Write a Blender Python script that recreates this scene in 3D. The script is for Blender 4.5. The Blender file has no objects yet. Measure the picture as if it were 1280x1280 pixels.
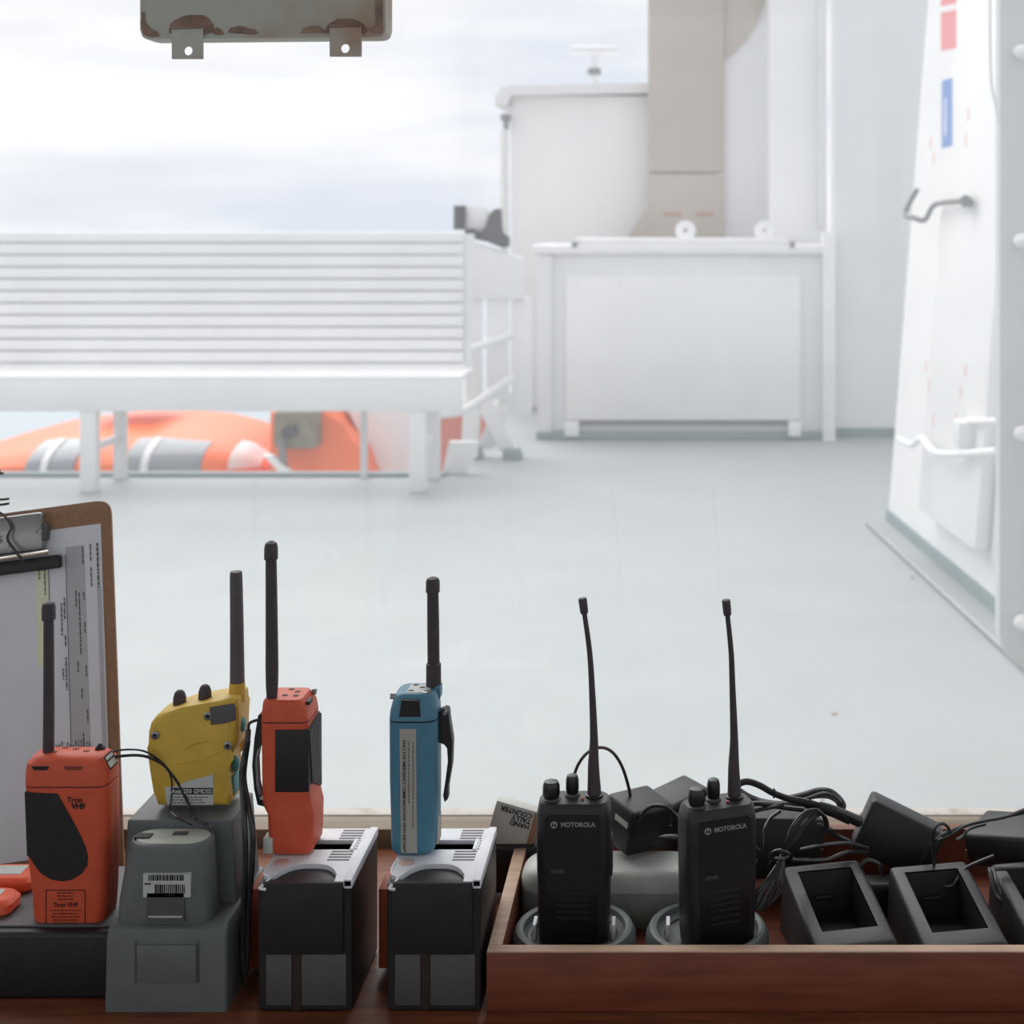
import bpy, bmesh, math, random
from mathutils import Vector, Matrix, Euler
random.seed(7)
PI = math.pi
SC = bpy.context.scene
C = SC.collection

# ------------------------------------------------------------------ camera
# level camera with a shifted lens; world: X right, Y outwards, Z up, deck at z = 0
F, PPX, PPY, EYE = 1800.0, 850.0, 285.0, 1.35
cam = bpy.data.cameras.new('camera')
cam_o = bpy.data.objects.new('camera', cam)
C.objects.link(cam_o)
cam_o.location = (0, 0, EYE)
cam_o.rotation_euler = (PI / 2, 0, 0)
cam.sensor_width = 36
cam.lens = F / 1280 * 36
cam.shift_x = (640 - PPX) / 1280
cam.shift_y = -(640 - PPY) / 1280
cam.clip_start, cam.clip_end = 0.05, 6000
cam.dof.use_dof = True
cam.dof.focus_distance = 1.15
cam.dof.aperture_fstop = 11
SC.camera = cam_o

# ------------------------------------------------------------------ sky, soft overcast sun, exposure
SC.cycles.max_bounces = 7
SC.cycles.diffuse_bounces = 4
SC.cycles.caustics_reflective = False
SC.cycles.caustics_refractive = False
w = bpy.data.worlds.new('overcast_sky')
SC.world = w
w.use_nodes = True
nt = w.node_tree
nt.nodes.clear()
wo = nt.nodes.new('ShaderNodeOutputWorld')
bg = nt.nodes.new('ShaderNodeBackground')
tc = nt.nodes.new('ShaderNodeTexCoord')
mp = nt.nodes.new('ShaderNodeMapping')
mp.inputs['Scale'].default_value = (1.8, 1.8, 9)
mp.inputs['Location'].default_value = (1.82, 0.1, 1.4)
nz = nt.nodes.new('ShaderNodeTexNoise')
nz.inputs['Scale'].default_value = 1.6
nz.inputs['Detail'].default_value = 3
nz.inputs['Roughness'].default_value = 0.5
cr = nt.nodes.new('ShaderNodeValToRGB')
cr.color_ramp.elements[0].position = 0.36
cr.color_ramp.elements[0].color = (0.68, 0.73, 0.83, 1)
cr.color_ramp.elements[1].position = 0.58
cr.color_ramp.elements[1].color = (0.975, 0.975, 0.98, 1)
bg.inputs['Strength'].default_value = 0.88
nt.links.new(tc.outputs['Generated'], mp.inputs['Vector'])
nt.links.new(mp.outputs['Vector'], nz.inputs['Vector'])
nt.links.new(nz.outputs['Fac'], cr.inputs['Fac'])
nt.links.new(cr.outputs['Color'], bg.inputs['Color'])
nt.links.new(bg.outputs['Background'], wo.inputs['Surface'])

sun = bpy.data.lights.new('sun', 'SUN')
sun.energy = 2.5
sun.angle = math.radians(70)
sun.color = (1.0, 0.98, 0.95)
sun_o = bpy.data.objects.new('sun', sun)
C.objects.link(sun_o)
sun_o.rotation_euler = Vector((0.38, -0.62, -1.0)).to_track_quat('-Z', 'Y').to_euler()

SC.view_settings.view_transform = 'Standard'
SC.view_settings.look = 'None'
SC.view_settings.gamma = 1
SC.view_settings.use_curve_mapping = False
SC.view_settings.exposure = 0.25


# ------------------------------------------------------------------ helpers
def P(u, v, Y):
    return Vector(((u - PPX) * Y / F, Y, EYE - (v - PPY) * Y / F))


def lin(c):
    c = c / 255.0
    return c / 12.92 if c <= 0.04045 else ((c + 0.055) / 1.055) ** 2.4


MATS = {}


def mat(name, rgb, rough=0.5, metal=0.0, var=0.08, scale=40.0, bump=0.0, spec=0.5, rgb2=None, stretch=None, lo=0.35, hi=0.65):
    """procedural material: base colour with a noise variation and optional fine relief"""
    if name in MATS:
        return MATS[name]
    m = bpy.data.materials.new(name)
    m.use_nodes = True
    t = m.node_tree
    b = t.nodes['Principled BSDF']
    a = [lin(x) for x in rgb]
    if rgb2 is None:
        c2 = [min(1, x * (1 + var)) for x in a]
        c1 = [x * (1 - var) for x in a]
    else:
        c1, c2 = a, [lin(x) for x in rgb2]
    tcn = t.nodes.new('ShaderNodeTexCoord')
    n = t.nodes.new('ShaderNodeTexNoise')
    n.inputs['Scale'].default_value = scale
    n.inputs['Detail'].default_value = 4
    if stretch:
        mpn = t.nodes.new('ShaderNodeMapping')
        mpn.inputs['Scale'].default_value = stretch
        t.links.new(tcn.outputs['Object'], mpn.inputs['Vector'])
        t.links.new(mpn.outputs['Vector'], n.inputs['Vector'])
    else:
        t.links.new(tcn.outputs['Object'], n.inputs['Vector'])
    r = t.nodes.new('ShaderNodeValToRGB')
    r.color_ramp.elements[0].position = lo
    r.color_ramp.elements[1].position = hi
    r.color_ramp.elements[0].color = (*c1, 1)
    r.color_ramp.elements[1].color = (*c2, 1)
    t.links.new(n.outputs['Fac'], r.inputs['Fac'])
    t.links.new(r.outputs['Color'], b.inputs['Base Color'])
    b.inputs['Roughness'].default_value = rough
    b.inputs['Metallic'].default_value = metal
    b.inputs['Specular IOR Level'].default_value = spec
    if bump:
        bp = t.nodes.new('ShaderNodeBump')
        bp.inputs['Strength'].default_value = bump
        bp.inputs['Distance'].default_value = 0.001
        n2 = t.nodes.new('ShaderNodeTexNoise')
        n2.inputs['Scale'].default_value = scale * 12
        t.links.new(tcn.outputs['Object'], n2.inputs['Vector'])
        t.links.new(n2.outputs['Fac'], bp.inputs['Height'])
        t.links.new(bp.outputs['Normal'], b.inputs['Normal'])
    MATS[name] = m
    return m


M_WHITE = mat('white_ship_paint', (240, 240, 240), 0.45, var=0.02, scale=3)
M_WHITE2 = mat('pale_grey_ship_paint', (230, 231, 232), 0.5, var=0.02, scale=3)
M_DECK = mat('deck_coating', (161, 166, 167), 0.6, var=0.035, scale=2.2, bump=0.1)
M_SKIRT = mat('deck_upturn_coating', (140, 155, 157), 0.6, var=0.04, scale=5)
M_BEIGE = mat('beige_funnel_paint', (186, 176, 164), 0.5, var=0.04, scale=2)
M_GREYP = mat('grey_fitting_paint', (128, 130, 130), 0.5, var=0.05, scale=10)
M_DARKOUT = mat('dark_machinery', (58, 58, 62), 0.5, var=0.1, scale=10)
M_BOAT = mat('orange_lifeboat_gel', (252, 112, 34), 0.45, var=0.05, scale=2)
M_BOATGLASS = mat('lifeboat_window', (140, 146, 152), 0.2, var=0.05)
M_OLIVE = mat('olive_machinery', (128, 122, 100), 0.6, var=0.2, scale=12)
M_SEA = mat('grey_sea', (150, 162, 172), 0.35, var=0.06, scale=0.02)
M_RED = mat('red_sign', (232, 140, 142), 0.5, var=0.03)  # paled so the colour itself holds the veil of the window
M_BLUES = mat('blue_sign', (112, 146, 206), 0.5, var=0.03)  # lightened too, window veil mixed into the blue
M_ORANGE = mat('orange_radio_plastic', (206, 84, 52), 0.5, var=0.06, scale=60, bump=0.15)
M_ORANGE2 = mat('orange_battery_plastic', (226, 96, 60), 0.5, var=0.06, scale=60)
M_YELLOW = mat('yellow_radio_plastic', (208, 172, 66), 0.5, var=0.07, scale=50, bump=0.15)
M_BLUE = mat('blue_radio_plastic', (74, 126, 150), 0.45, var=0.06, scale=60, bump=0.12)
M_BLACK = mat('black_plastic', (29, 27, 29), 0.45, var=0.12, scale=60, bump=0.2)
M_BLACK2 = mat('black_rubber', (26, 23, 26), 0.55, var=0.12, scale=90)
M_BLACKG = mat('black_glossy_plastic', (25, 24, 26), 0.3, var=0.12, scale=60)
M_CABLE = mat('cable_sheath', (44, 44, 46), 0.2, var=0.1, scale=90)
M_BROWNC = mat('brown_cable_sheath', (60, 46, 36), 0.4, var=0.1, scale=90)
M_DGREY = mat('dark_grey_plastic', (82, 80, 82), 0.5, var=0.08, scale=60, bump=0.2)
M_ANT = mat('antenna_rubber', (62, 54, 60), 0.55, var=0.1, scale=90)
M_GREY = mat('grey_charger_plastic', (98, 104, 105), 0.5, var=0.06, scale=50, bump=0.2)
M_LGREY = mat('light_grey_plastic', (226, 228, 234), 0.45, var=0.04, scale=50)
M_MGREY = mat('mid_grey_plastic', (184, 188, 182), 0.5, var=0.05, scale=50)
M_LABEL = mat('label_paper', (190, 194, 192), 0.6, var=0.03, scale=50)
M_STRIP = mat('cream_label_paper', (170, 166, 158), 0.6, var=0.04, scale=50)
M_INK = mat('black_ink', (24, 22, 22), 0.6, var=0.05)
M_INKG = mat('grey_ink', (92, 92, 94), 0.6, var=0.05)
M_SILVER = mat('silver_print', (150, 152, 152), 0.4, var=0.03)
M_STEEL = mat('steel', (150, 150, 150), 0.35, metal=0.8, var=0.08)
M_BRIGHT = mat('bright_steel', (215, 205, 195), 0.22, metal=0.9, var=0.04)
M_TEAL = mat('teal_rubber', (70, 150, 150), 0.5, var=0.05)
M_CARTON = mat('white_carton', (206, 206, 200), 0.7, var=0.04, scale=30)
M_CARTONS = mat('brown_carton', (160, 118, 92), 0.7, var=0.08, scale=30)
M_WOOD = mat('dark_shelf_wood', (92, 48, 28), 0.45, rgb2=(124, 70, 42), scale=14, stretch=(1, 9, 9), bump=0.1)
M_TRAY = mat('mahogany_tray_wood', (104, 52, 34), 0.5, rgb2=(128, 68, 46), scale=12, stretch=(1, 9, 9), bump=0.1)
M_TRAYE = mat('worn_tray_edge', (176, 146, 124), 0.6, var=0.1, scale=30, stretch=(1, 6, 6))
M_LEDGE = mat('tan_ledge_wood', (116, 100, 76), 0.55, rgb2=(134, 118, 96), scale=9, stretch=(1, 8, 8))
M_LEDGEW = mat('worn_ledge_lip', (190, 184, 174), 0.6, rgb2=(140, 100, 66), scale=30, lo=0.5, hi=0.75)
M_BOARD = mat('hardboard', (148, 114, 88), 0.7, var=0.1, scale=160)
M_PAPER = mat('printed_paper', (220, 224, 233), 0.7, var=0.02)
M_PAPERG = mat('grey_print', (184, 186, 192), 0.7, var=0.03)
M_PAPERY = mat('yellow_print', (226, 230, 204), 0.7, var=0.03)
M_RUST = mat('rust_stain', (140, 116, 102), 0.8, var=0.25, scale=60)
M_WALL = mat('bridge_wall_lining', (232, 230, 225), 0.6, var=0.02, scale=3)
M_FLOOR = mat('bridge_floor_vinyl', (120, 124, 130), 0.6, var=0.05, scale=4)


def rust_plate_mat():
    m = bpy.data.materials.new('weathered_grey_paint')
    m.use_nodes = True
    t = m.node_tree
    b = t.nodes['Principled BSDF']
    tcn = t.nodes.new('ShaderNodeTexCoord')
    n = t.nodes.new('ShaderNodeTexNoise')
    n.inputs['Scale'].default_value = 16
    n.inputs['Detail'].default_value = 6
    r = t.nodes.new('ShaderNodeValToRGB')
    r.color_ramp.elements[0].position = 0.45
    r.color_ramp.elements[0].color = (lin(186), lin(188), lin(178), 1)
    r.color_ramp.elements[1].position = 0.75
    r.color_ramp.elements[1].color = (lin(170), lin(142), lin(120), 1)
    t.links.new(tcn.outputs['Object'], n.inputs['Vector'])
    t.links.new(n.outputs['Fac'], r.inputs['Fac'])
    t.links.new(r.outputs['Color'], b.inputs['Base Color'])
    b.inputs['Roughness'].default_value = 0.6
    return m


M_PLATE = rust_plate_mat()


def glass_mat():
    """clear pane with a thin salt film that scatters a little daylight"""
    m = bpy.data.materials.new('salt_filmed_glass')
    m.use_nodes = True
    t = m.node_tree
    t.nodes.clear()
    o = t.nodes.new('ShaderNodeOutputMaterial')
    tr = t.nodes.new('ShaderNodeBsdfTransparent')
    tl = t.nodes.new('ShaderNodeBsdfTranslucent')
    gl = t.nodes.new('ShaderNodeBsdfGlossy')
    gl.inputs['Roughness'].default_value = 0.02
    tl.inputs['Color'].default_value = (0.95, 0.97, 1, 1)
    m1 = t.nodes.new('ShaderNodeMixShader')
    m1.inputs[0].default_value = 0.065
    m2 = t.nodes.new('ShaderNodeMixShader')
    m2.inputs[0].default_value = 0.02
    t.links.new(tr.outputs[0], m1.inputs[1])
    t.links.new(tl.outputs[0], m1.inputs[2])
    t.links.new(m1.outputs[0], m2.inputs[1])
    t.links.new(gl.outputs[0], m2.inputs[2])
    t.links.new(m2.outputs[0], o.inputs['Surface'])
    return m


M_GLASS = glass_mat()


# ---- mesh building
def new(): return bmesh.new()


def obj(name, bm, m, parent=None, smooth=True, angle=35, loc=None):
    me = bpy.data.meshes.new(name)
    bmesh.ops.recalc_face_normals(bm, faces=bm.faces[:])
    bm.to_mesh(me)
    bm.free()
    me.materials.append(m)
    if smooth:
        for p in me.polygons:
            p.use_smooth = True
        me.set_sharp_from_angle(angle=math.radians(angle))
    o = bpy.data.objects.new(name, me)
    C.objects.link(o)
    if parent is not None:
        o.parent = parent
    if loc is not None:
        o.location = loc
    return o


def tag(o, label, cat, group=None):
    o['label'] = label
    o['category'] = cat
    if group:
        o['group'] = group
    return o


def struct(o, label=None):
    o['kind'] = 'structure'
    if label:
        o['label'] = label
    return o


def thing(name, label, cat, loc=(0, 0, 0), rz=0, group=None):
    o = bpy.data.objects.new(name, None)
    o.empty_display_size = 0.05
    C.objects.link(o)
    o.location = loc
    o.rotation_euler = (0, 0, rz)
    return tag(o, label, cat, group)


def box(bm, x0, x1, y0, y1, z0, z1, r=0, seg=2, M=None):
    g = bmesh.ops.create_cube(bm, size=1)
    vs = g['verts']
    for v in vs:
        v.co = Vector(((x0 + x1) / 2 + v.co.x * (x1 - x0), (y0 + y1) / 2 + v.co.y * (y1 - y0), (z0 + z1) / 2 + v.co.z * (z1 - z0)))
    allv = set(vs)
    if r > 0:
        es = list({e for v in vs for e in v.link_edges})
        res = bmesh.ops.bevel(bm, geom=es, offset=r, segments=seg, affect='EDGES', profile=0.5)
        allv = {v for f in res['faces'] for v in f.verts} | {v for v in vs if v.is_valid}
    if M is not None:
        for v in allv:
            v.co = M @ v.co
    return bm


def prism(bm, poly, y0, y1, r=0, seg=2):
    """polygon of (x, z) extruded along y; r bevels the rim"""
    a = [bm.verts.new((x, y0, z)) for x, z in poly]
    b = [bm.verts.new((x, y1, z)) for x, z in poly]
    f1 = bm.faces.new(a)
    f2 = bm.faces.new(b[::-1])
    n = len(poly)
    for i in range(n):
        bm.faces.new((a[i], b[i], b[(i + 1) % n], a[(i + 1) % n]))
    if r:
        es = [e for e in set(f1.edges) | set(f2.edges)]
        bmesh.ops.bevel(bm, geom=es, offset=r, segments=seg, affect='EDGES', profile=0.5)
    return bm


def rring(x0, x1, y0, y1, z, r, n=4):
    r = min(r, (x1 - x0) / 2 - 1e-5, (y1 - y0) / 2 - 1e-5)
    pts = []
    for cx, cy, a0 in ((x1 - r, y0 + r, -PI / 2), (x1 - r, y1 - r, 0), (x0 + r, y1 - r, PI / 2), (x0 + r, y0 + r, PI)):
        for i in range(n + 1):
            a = a0 + PI / 2 * i / n
            pts.append((cx + r * math.cos(a), cy + r * math.sin(a), z))
    return pts


def loft(bm, rings, caps=True):
    vr = [[bm.verts.new(p) for p in r] for r in rings]
    n = len(vr[0])
    for a, b in zip(vr, vr[1:]):
        for i in range(n):
            bm.faces.new((a[i], a[(i + 1) % n], b[(i + 1) % n], b[i]))
    if caps:
        bm.faces.new(vr[0][::-1])
        bm.faces.new(vr[-1])
    return bm


def lathe(bm, prof, c=(0, 0, 0), n=24, M=None, cap=True):
    rings = [[(c[0] + r * math.cos(2 * PI * i / n), c[1] + r * math.sin(2 * PI * i / n), c[2] + z) for i in range(n)] for r, z in prof]
    if M is not None:
        rings = [[M @ Vector(p) for p in r] for r in rings]
    return loft(bm, rings, cap)


def smooth_pts(pts, k=6):
    P_ = [Vector(p) for p in pts]
    if len(P_) < 3 or k < 2:
        return P_
    out = []
    for i in range(len(P_) - 1):
        p0, p1, p2, p3 = P_[max(i - 1, 0)], P_[i], P_[i + 1], P_[min(i + 2, len(P_) - 1)]
        for j in range(k):
            t = j / k
            out.append(0.5 * ((2 * p1) + (p2 - p0) * t + (2 * p0 - 5 * p1 + 4 * p2 - p3) * t * t + (3 * p1 - p0 - 3 * p2 + p3) * t ** 3))
    out.append(P_[-1])
    return out


def tube(bm, pts, r, n=8, k=6):
    sp = smooth_pts(pts, k)
    N = len(sp)
    if isinstance(r, (list, tuple)):
        m = len(r) - 1
        rs = []
        for i in range(N):
            t = i / (N - 1) * m
            j = min(int(t), m - 1)
            rs.append(r[j] + (r[j + 1] - r[j]) * (t - j))
    else:
        rs = [r] * N
    rings = []
    nrm = None
    for i, p in enumerate(sp):
        t = (sp[min(i + 1, N - 1)] - sp[max(i - 1, 0)]).normalized()
        if nrm is None:
            nrm = t.orthogonal().normalized()
        else:
            nrm = (nrm - t * nrm.dot(t))
            nrm = nrm.normalized() if nrm.length > 1e-6 else t.orthogonal().normalized()
        bn = t.cross(nrm)
        rings.append([p + (nrm * math.cos(2 * PI * q / n) + bn * math.sin(2 * PI * q / n)) * rs[i] for q in range(n)])
    return loft(bm, rings)


def ell(bm, c, rx, ry, rz, u=16, v=10):
    g = bmesh.ops.create_uvsphere(bm, u_segments=u, v_segments=v, radius=1)
    for x in g['verts']:
        x.co = Vector((c[0] + x.co.x * rx, c[1] + x.co.y * ry, c[2] + x.co.z * rz))
    return bm


def text(s, size, m, parent, loc, rot=(PI / 2, 0, 0), align='CENTER', name='lettering', sx=1.0, bold=0.0):
    cu = bpy.data.curves.new('font', 'FONT')
    cu.body = s
    cu.size = size
    cu.align_x = align
    cu.align_y = 'CENTER'
    cu.extrude = 0.00012
    cu.resolution_u = 2
    cu.offset = bold
    o = bpy.data.objects.new('font', cu)
    C.objects.link(o)
    dg = bpy.context.evaluated_depsgraph_get()
    me = bpy.data.meshes.new_from_object(o.evaluated_get(dg))
    bpy.data.objects.remove(o)
    bpy.data.curves.remove(cu)
    for v in me.vertices:
        v.co.x *= sx
    me.materials.clear()
    me.materials.append(m)
    t = bpy.data.objects.new(name, me)
    C.objects.link(t)
    t.parent = parent
    t.location = loc
    t.rotation_euler = rot
    return t


class Px:
    """a thing whose front face is laid out at its real distance Yf; l() gives local metres"""
    def __init__(s, name, label, cat, u, v, Yf, d, rz=0, group=None):
        p = P(u, v, Yf)
        s.Y, s.d, s.b = Yf, d, Vector((p.x, Yf + d / 2, p.z))
        s.k = Yf / F
        s.e = thing(name, label, cat, s.b, rz, group)

    def l(s, u, v, dy=0.0):
        p = P(u, v, s.Y)
        return Vector((p.x - s.b.x, -s.d / 2 + dy, p.z - s.b.z))

    def poly(s, pts):
        return [(s.l(u, v).x, s.l(u, v).z) for u, v in pts]

    def ring(s, v, u0, u1, y0, y1, r, n=4):
        a, b = s.l(u0, v), s.l(u1, v)
        return rring(a.x, b.x, -s.d / 2 + y0, -s.d / 2 + y1, a.z, r, n)

    def bx(s, bm, u0, u1, v0, v1, y0, y1, r=0, seg=2):
        a, b = s.l(u0, v1), s.l(u1, v0)
        return box(bm, a.x, b.x, -s.d / 2 + y0, -s.d / 2 + y1, a.z, b.z, r, seg)


# ================================================================== SETTING: the bridge
ZS = 0.751           # shelf top
YW = 1.42            # window pane
XL, XR, YB, ZC = -2.3, 2.1, -2.2, 2.25

struct(obj('floor', box(new(), XL, XR, YB, 1.36, -0.06, 0), M_FLOOR), 'grey vinyl bridge floor')
struct(obj('ceiling', box(new(), XL - 0.1, XR + 0.1, YB - 0.1, 1.6, ZC, ZC + 0.1), M_WALL), 'off-white bridge ceiling')


def pane_wall(name, label, axis, pos, th, a0, a1, openings, z0=0.88, z1=2.10):
    """wall with a row of window openings; axis 'x' runs along x at y = pos, 'y' along y at x = pos"""
    bm = new()

    def b(s0, s1, q0, q1):
        if axis == 'x':
            box(bm, s0, s1, pos, pos + th, q0, q1)
        else:
            box(bm, pos, pos + th, s0, s1, q0, q1)
    b(a0, a1, 0, z0)
    b(a0, a1, z1, ZC)
    s = a0
    for (o0, o1) in openings:
        b(s, o0, z0, z1)
        s = o1
    b(s, a1, z0, z1)
    return struct(obj(name, bm, M_WALL), label)


pane_wall('wall_front', 'bridge front wall with the wide window opening', 'x', 1.36, 0.12, XL, XR, [(-1.15, 0.75), (0.95, 1.95)], z0=ZS - 0.03, z1=2.08)
pane_wall('wall_back', 'aft bridge wall with window openings', 'x', YB - 0.1, 0.1, XL, XR, [(-2.2, -0.78), (-0.7, 0.7), (0.78, 2.0)])
pane_wall('wall_left', 'port bridge wall with window openings', 'y', XL - 0.1, 0.1, YB, 1.36, [(-2.1, -0.78), (-0.7, 0.33), (0.41, 1.25)])
pane_wall('wall_right', 'starboard bridge wall with window openings', 'y', XR, 0.1, YB, 1.36, [(-2.1, -0.78), (-0.7, 0.33), (0.41, 1.25)])

g = obj('window_1', box(new(), -1.13, 0.73, YW - 0.003, YW + 0.003, 0.768, 2.08), M_GLASS)
struct(g, 'wide bridge window pane with a thin salt film')

# window ledge: tan wood board with worn pale lip
led = struct(obj('window_sill', box(new(), -1.15, 0.75, 1.395, YW + 0.02, ZS - 0.03, 0.7676, 0.0015), M_LEDGE), 'tan wooden ledge along the foot of the window')
obj('worn_lip', box(new(), -1.15, 0.75, YW + 0.006, YW + 0.022, 0.7674, 0.7692, 0.0006), M_LEDGEW, led)

shelf = struct(obj('shelf', box(new(), -1.15, 0.75, 1.0, 1.394, ZS - 0.03, ZS, 0.003), M_WOOD), 'dark reddish wooden shelf below the window')

# ================================================================== SETTING: outside deck, sea
bm = new()
deck_poly = [(-9, 1.5), (6, 1.5), (6, 13.5), (-2.2, 13.5), (-2.2, 9.2), (-1.27, 9.2), (-1.27, 7.84), (-9, 7.84)]
a = [bm.verts.new((x, y, 0)) for x, y in deck_poly]
b = [bm.verts.new((x, y, -0.18)) for x, y in deck_poly]
bm.faces.new(a)
bm.faces.new(b[::-1])
for i in range(len(a)):
    bm.faces.new((a[i], a[(i + 1) % len(a)], b[(i + 1) % len(a)], b[i]))
deck = struct(obj('deck', bm, M_DECK, smooth=False), 'pale grey-green painted open deck')
obj('edge_strip', box(new(), -9, -1.27, 7.80, 7.86, 0.0, 0.022), M_SKIRT, deck)
for (px, py, r) in ((1043, 893, 0.008), (1140, 723, 0.009), (1028, 1000, 0.005)):
    Yd = EYE * F / (py - PPY)
    bm = new()
    lathe(bm, [(r, 0), (r * 1.1, 0.0015), (r * 0.6, 0.003)], ((px - PPX) * Yd / F, Yd, 0), 9)
    obj('rust_spot', bm, mat('rust_spot_brown', (150, 112, 88), 0.8), deck)
struct(obj('lower_deck', box(new(), -9, -1.3, 7.9, 13.5, -1.75, -1.6), M_SKIRT), 'lower boat deck beyond the deck edge')
sea = struct(obj('sea', box(new(), -4000, 4000, 14, 5000, -14.2, -14), M_SEA, smooth=False), 'flat pale grey sea')

# ================================================================== big white structures outside
# starboard bulkhead behind the locker
wt = struct(obj('wall_bulkhead', box(new(), (1043 - PPX) * 9.3 / F, 4.0, 9.3, 9.55, 0, 5.2), M_WHITE2), 'plain pale bulkhead at the far end of the deck')
obj('skirt', box(new(), (1043 - PPX) * 9.3 / F, 3.9, 9.285, 9.3, 0.0, 0.06), M_SKIRT, wt)
# white trunk rising behind the locker
trk = thing('vent_trunk', 'tall plain white trunk rising behind the right end of the white locker', 'trunk', P(998, 520, 9.98))
zb = trk.location.z
trk.location.z = 0
kx = 10.0 / F
obj('body', box(new(), (962 - 998) * kx, (1034 - 998) * kx, 0, 0.4, 0, 5.2, 0.012), M_WHITE, trk)
obj('edge_pipe', box(new(), (1022 - 998) * kx, (1030 - 998) * kx, -0.05, 0.0, 1.34, 5.1, 0.01), M_WHITE2, trk)
# deckhouse at the left of the funnel
dh = thing('deckhouse', 'low white deckhouse with rounded roof corner below the radar scanner', 'deckhouse', ((720 - PPX) * 10.72 / F, 10.72, 0))
k = 10.72 / F
zt = EYE + (285 - 112) * k
obj('wall', box(new(), (638 - 720) * k, (900 - 720) * k, 0, 1.6, 0, zt - 0.04, 0.02), M_WHITE, dh)
bm = new()
loft(bm, [[(x, y, z) for x, z in ((-100 * k, zt - 0.12), (-98 * k, zt - 0.05), (-92 * k, zt), (-84 * k, zt + 0.02), (180 * k, zt + 0.05), (180 * k, zt - 0.02), (-80 * k, zt - 0.05), (-84 * k, zt - 0.12))] for y in (-0.1, 1.7)])
obj('roof', bm, M_WHITE2, dh)
bm = new()
box(bm, -93 * k, -82 * k, -0.06, 0.02, EYE + (285 - 152) * k, EYE + (285 - 143) * k, 0.01)
box(bm, -90 * k, -84 * k, -0.05, 0.02, EYE + (285 - 162) * k, EYE + (285 - 150) * k, 0.01)
obj('lamp_bracket', bm, M_GREYP, dh)
obj('drain_pipe', tube(new(), [(-89 * k, -0.03, 0.3), (-89 * k, -0.03, zt - 0.3)], 0.03, 8, 1), M_WHITE2, dh)
rd = thing('radar_scanner', 'small grey T-shaped radar scanner on its mast above the deckhouse', 'radar', (P(743, 100, 11.2).x, 11.2, zt + 0.036))
k2 = 11.2 / F
bm = new()
tube(bm, [(0, 0, 0), (0, 0, 50 * k2)], [0.03, 0.022], 8, 1)
tube(bm, [(0, 0, 0.02), (0, 0, 0.05)], 0.06, 8, 1)
obj('mast', bm, M_WHITE2, rd)
obj('gearbox', box(new(), -0.05, 0.05, -0.05, 0.05, 20 * k2, 28 * k2, 0.012), M_GREYP, rd)
obj('scanner_bar', box(new(), -31 * k2, 31 * k2, -0.06, 0.06, 45 * k2, 56 * k2, 0.03), M_WHITE2, rd)
# funnel
fn = thing('funnel', 'beige sheet-metal funnel casing rising above the white locker', 'funnel', (P(857, 290, 10.4).x, 10.4, 0))
k = 10.4 / F
z0 = EYE - 14 * k
z215 = EYE + 70 * k
zs2 = EYE + 24 * k
bm = new()
prism(bm, [(-47 * k, z215), (48 * k, z215), (48 * k, 4.9), (-47 * k, 4.9)], 0, 0.18, 0.008, 2)
obj('upper_panel', bm, M_BEIGE, fn)
bm = new()
prism(bm, [(-74 * k, 0.0), (48 * k, 0.0), (48 * k, z215 - 0.012), (-47 * k, z215 - 0.012), (-47 * k, zs2 + 0.01), (-74 * k, z0 + 0.01)], 0.004, 0.18, 0.008, 2)
obj('lower_panel', bm, M_BEIGE, fn)
bm = new()
box(bm, 48 * k, 112 * k, 0.06, 0.18, 0, 5.0)
obj('side_wall', bm, M_WHITE2, fn)
bm = new()
prism(bm, [(48 * k, z0 + 225 * k), (60 * k, z0 + 234 * k), (75 * k, z0 + 250 * k), (88 * k, z0 + 270 * k), (98 * k, z0 + 295 * k), (103 * k, z0 + 330 * k), (103 * k, 4.9), (48 * k, 4.9)], 0.03, 0.062)
obj('curved_gusset', bm, M_BEIGE, fn)
for cx in (-27, 14):
    bm = new()
    for j in range(5):
        box(bm, (cx + j * 4.4) * k, (cx + j * 4.4 + 3) * k, -0.003, 0.0, EYE + 15.5 * k, EYE + 20 * k)
    obj('red_marking', bm, mat('faded_red_print', (204, 140, 124), 0.6), fn)

# locker
lk = thing('deck_locker', 'large white steel deck locker with bolted front panel and lifting eyes', 'locker', (P(855, 550, 9.17).x, 9.17, 0))
k = 9.17 / F


def lz(v): return EYE - (v - PPY) * k
def lx(u): return (u - 855) * k


bm = new()
box(bm, lx(672), lx(1030), 0.02, 0.75, 0.05, lz(318), 0.01)
obj('body', bm, M_WHITE2, lk)
obj('skirt', box(new(), lx(670), lx(1032), 0.0, 0.76, 0.0, 0.05, 0.004), M_SKIRT, lk)
bm = new()
box(bm, lx(665), lx(1033), -0.02, 0.78, lz(318), lz(306), 0.012)
box(bm, lx(718), lx(985), 0.0, 0.7, lz(306), lz(298), 0.01)
obj('lid', bm, M_WHITE, lk)
fp = obj('front_panel', box(new(), lx(708), lx(1000), -0.025, 0.02, lz(525), lz(345), 0.006), M_WHITE, lk)
for i in range(6):
    for v in (352, 519):
        u = 722 + i * 53
        obj('bolt', lathe(new(), [(0.009, 0), (0.009, 0.008), (0.005, 0.011)], n=8, M=Matrix.Translation((lx(u), -0.025, lz(v))) @ Matrix.Rotation(PI / 2, 4, 'X')), M_WHITE2, fp)
for i in range(3):
    for u in (714, 994):
        obj('bolt', lathe(new(), [(0.009, 0), (0.009, 0.008), (0.005, 0.011)], n=8, M=Matrix.Translation((lx(u), -0.025, lz(393 + i * 42))) @ Matrix.Rotation(PI / 2, 4, 'X')), M_WHITE2, fp)
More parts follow.
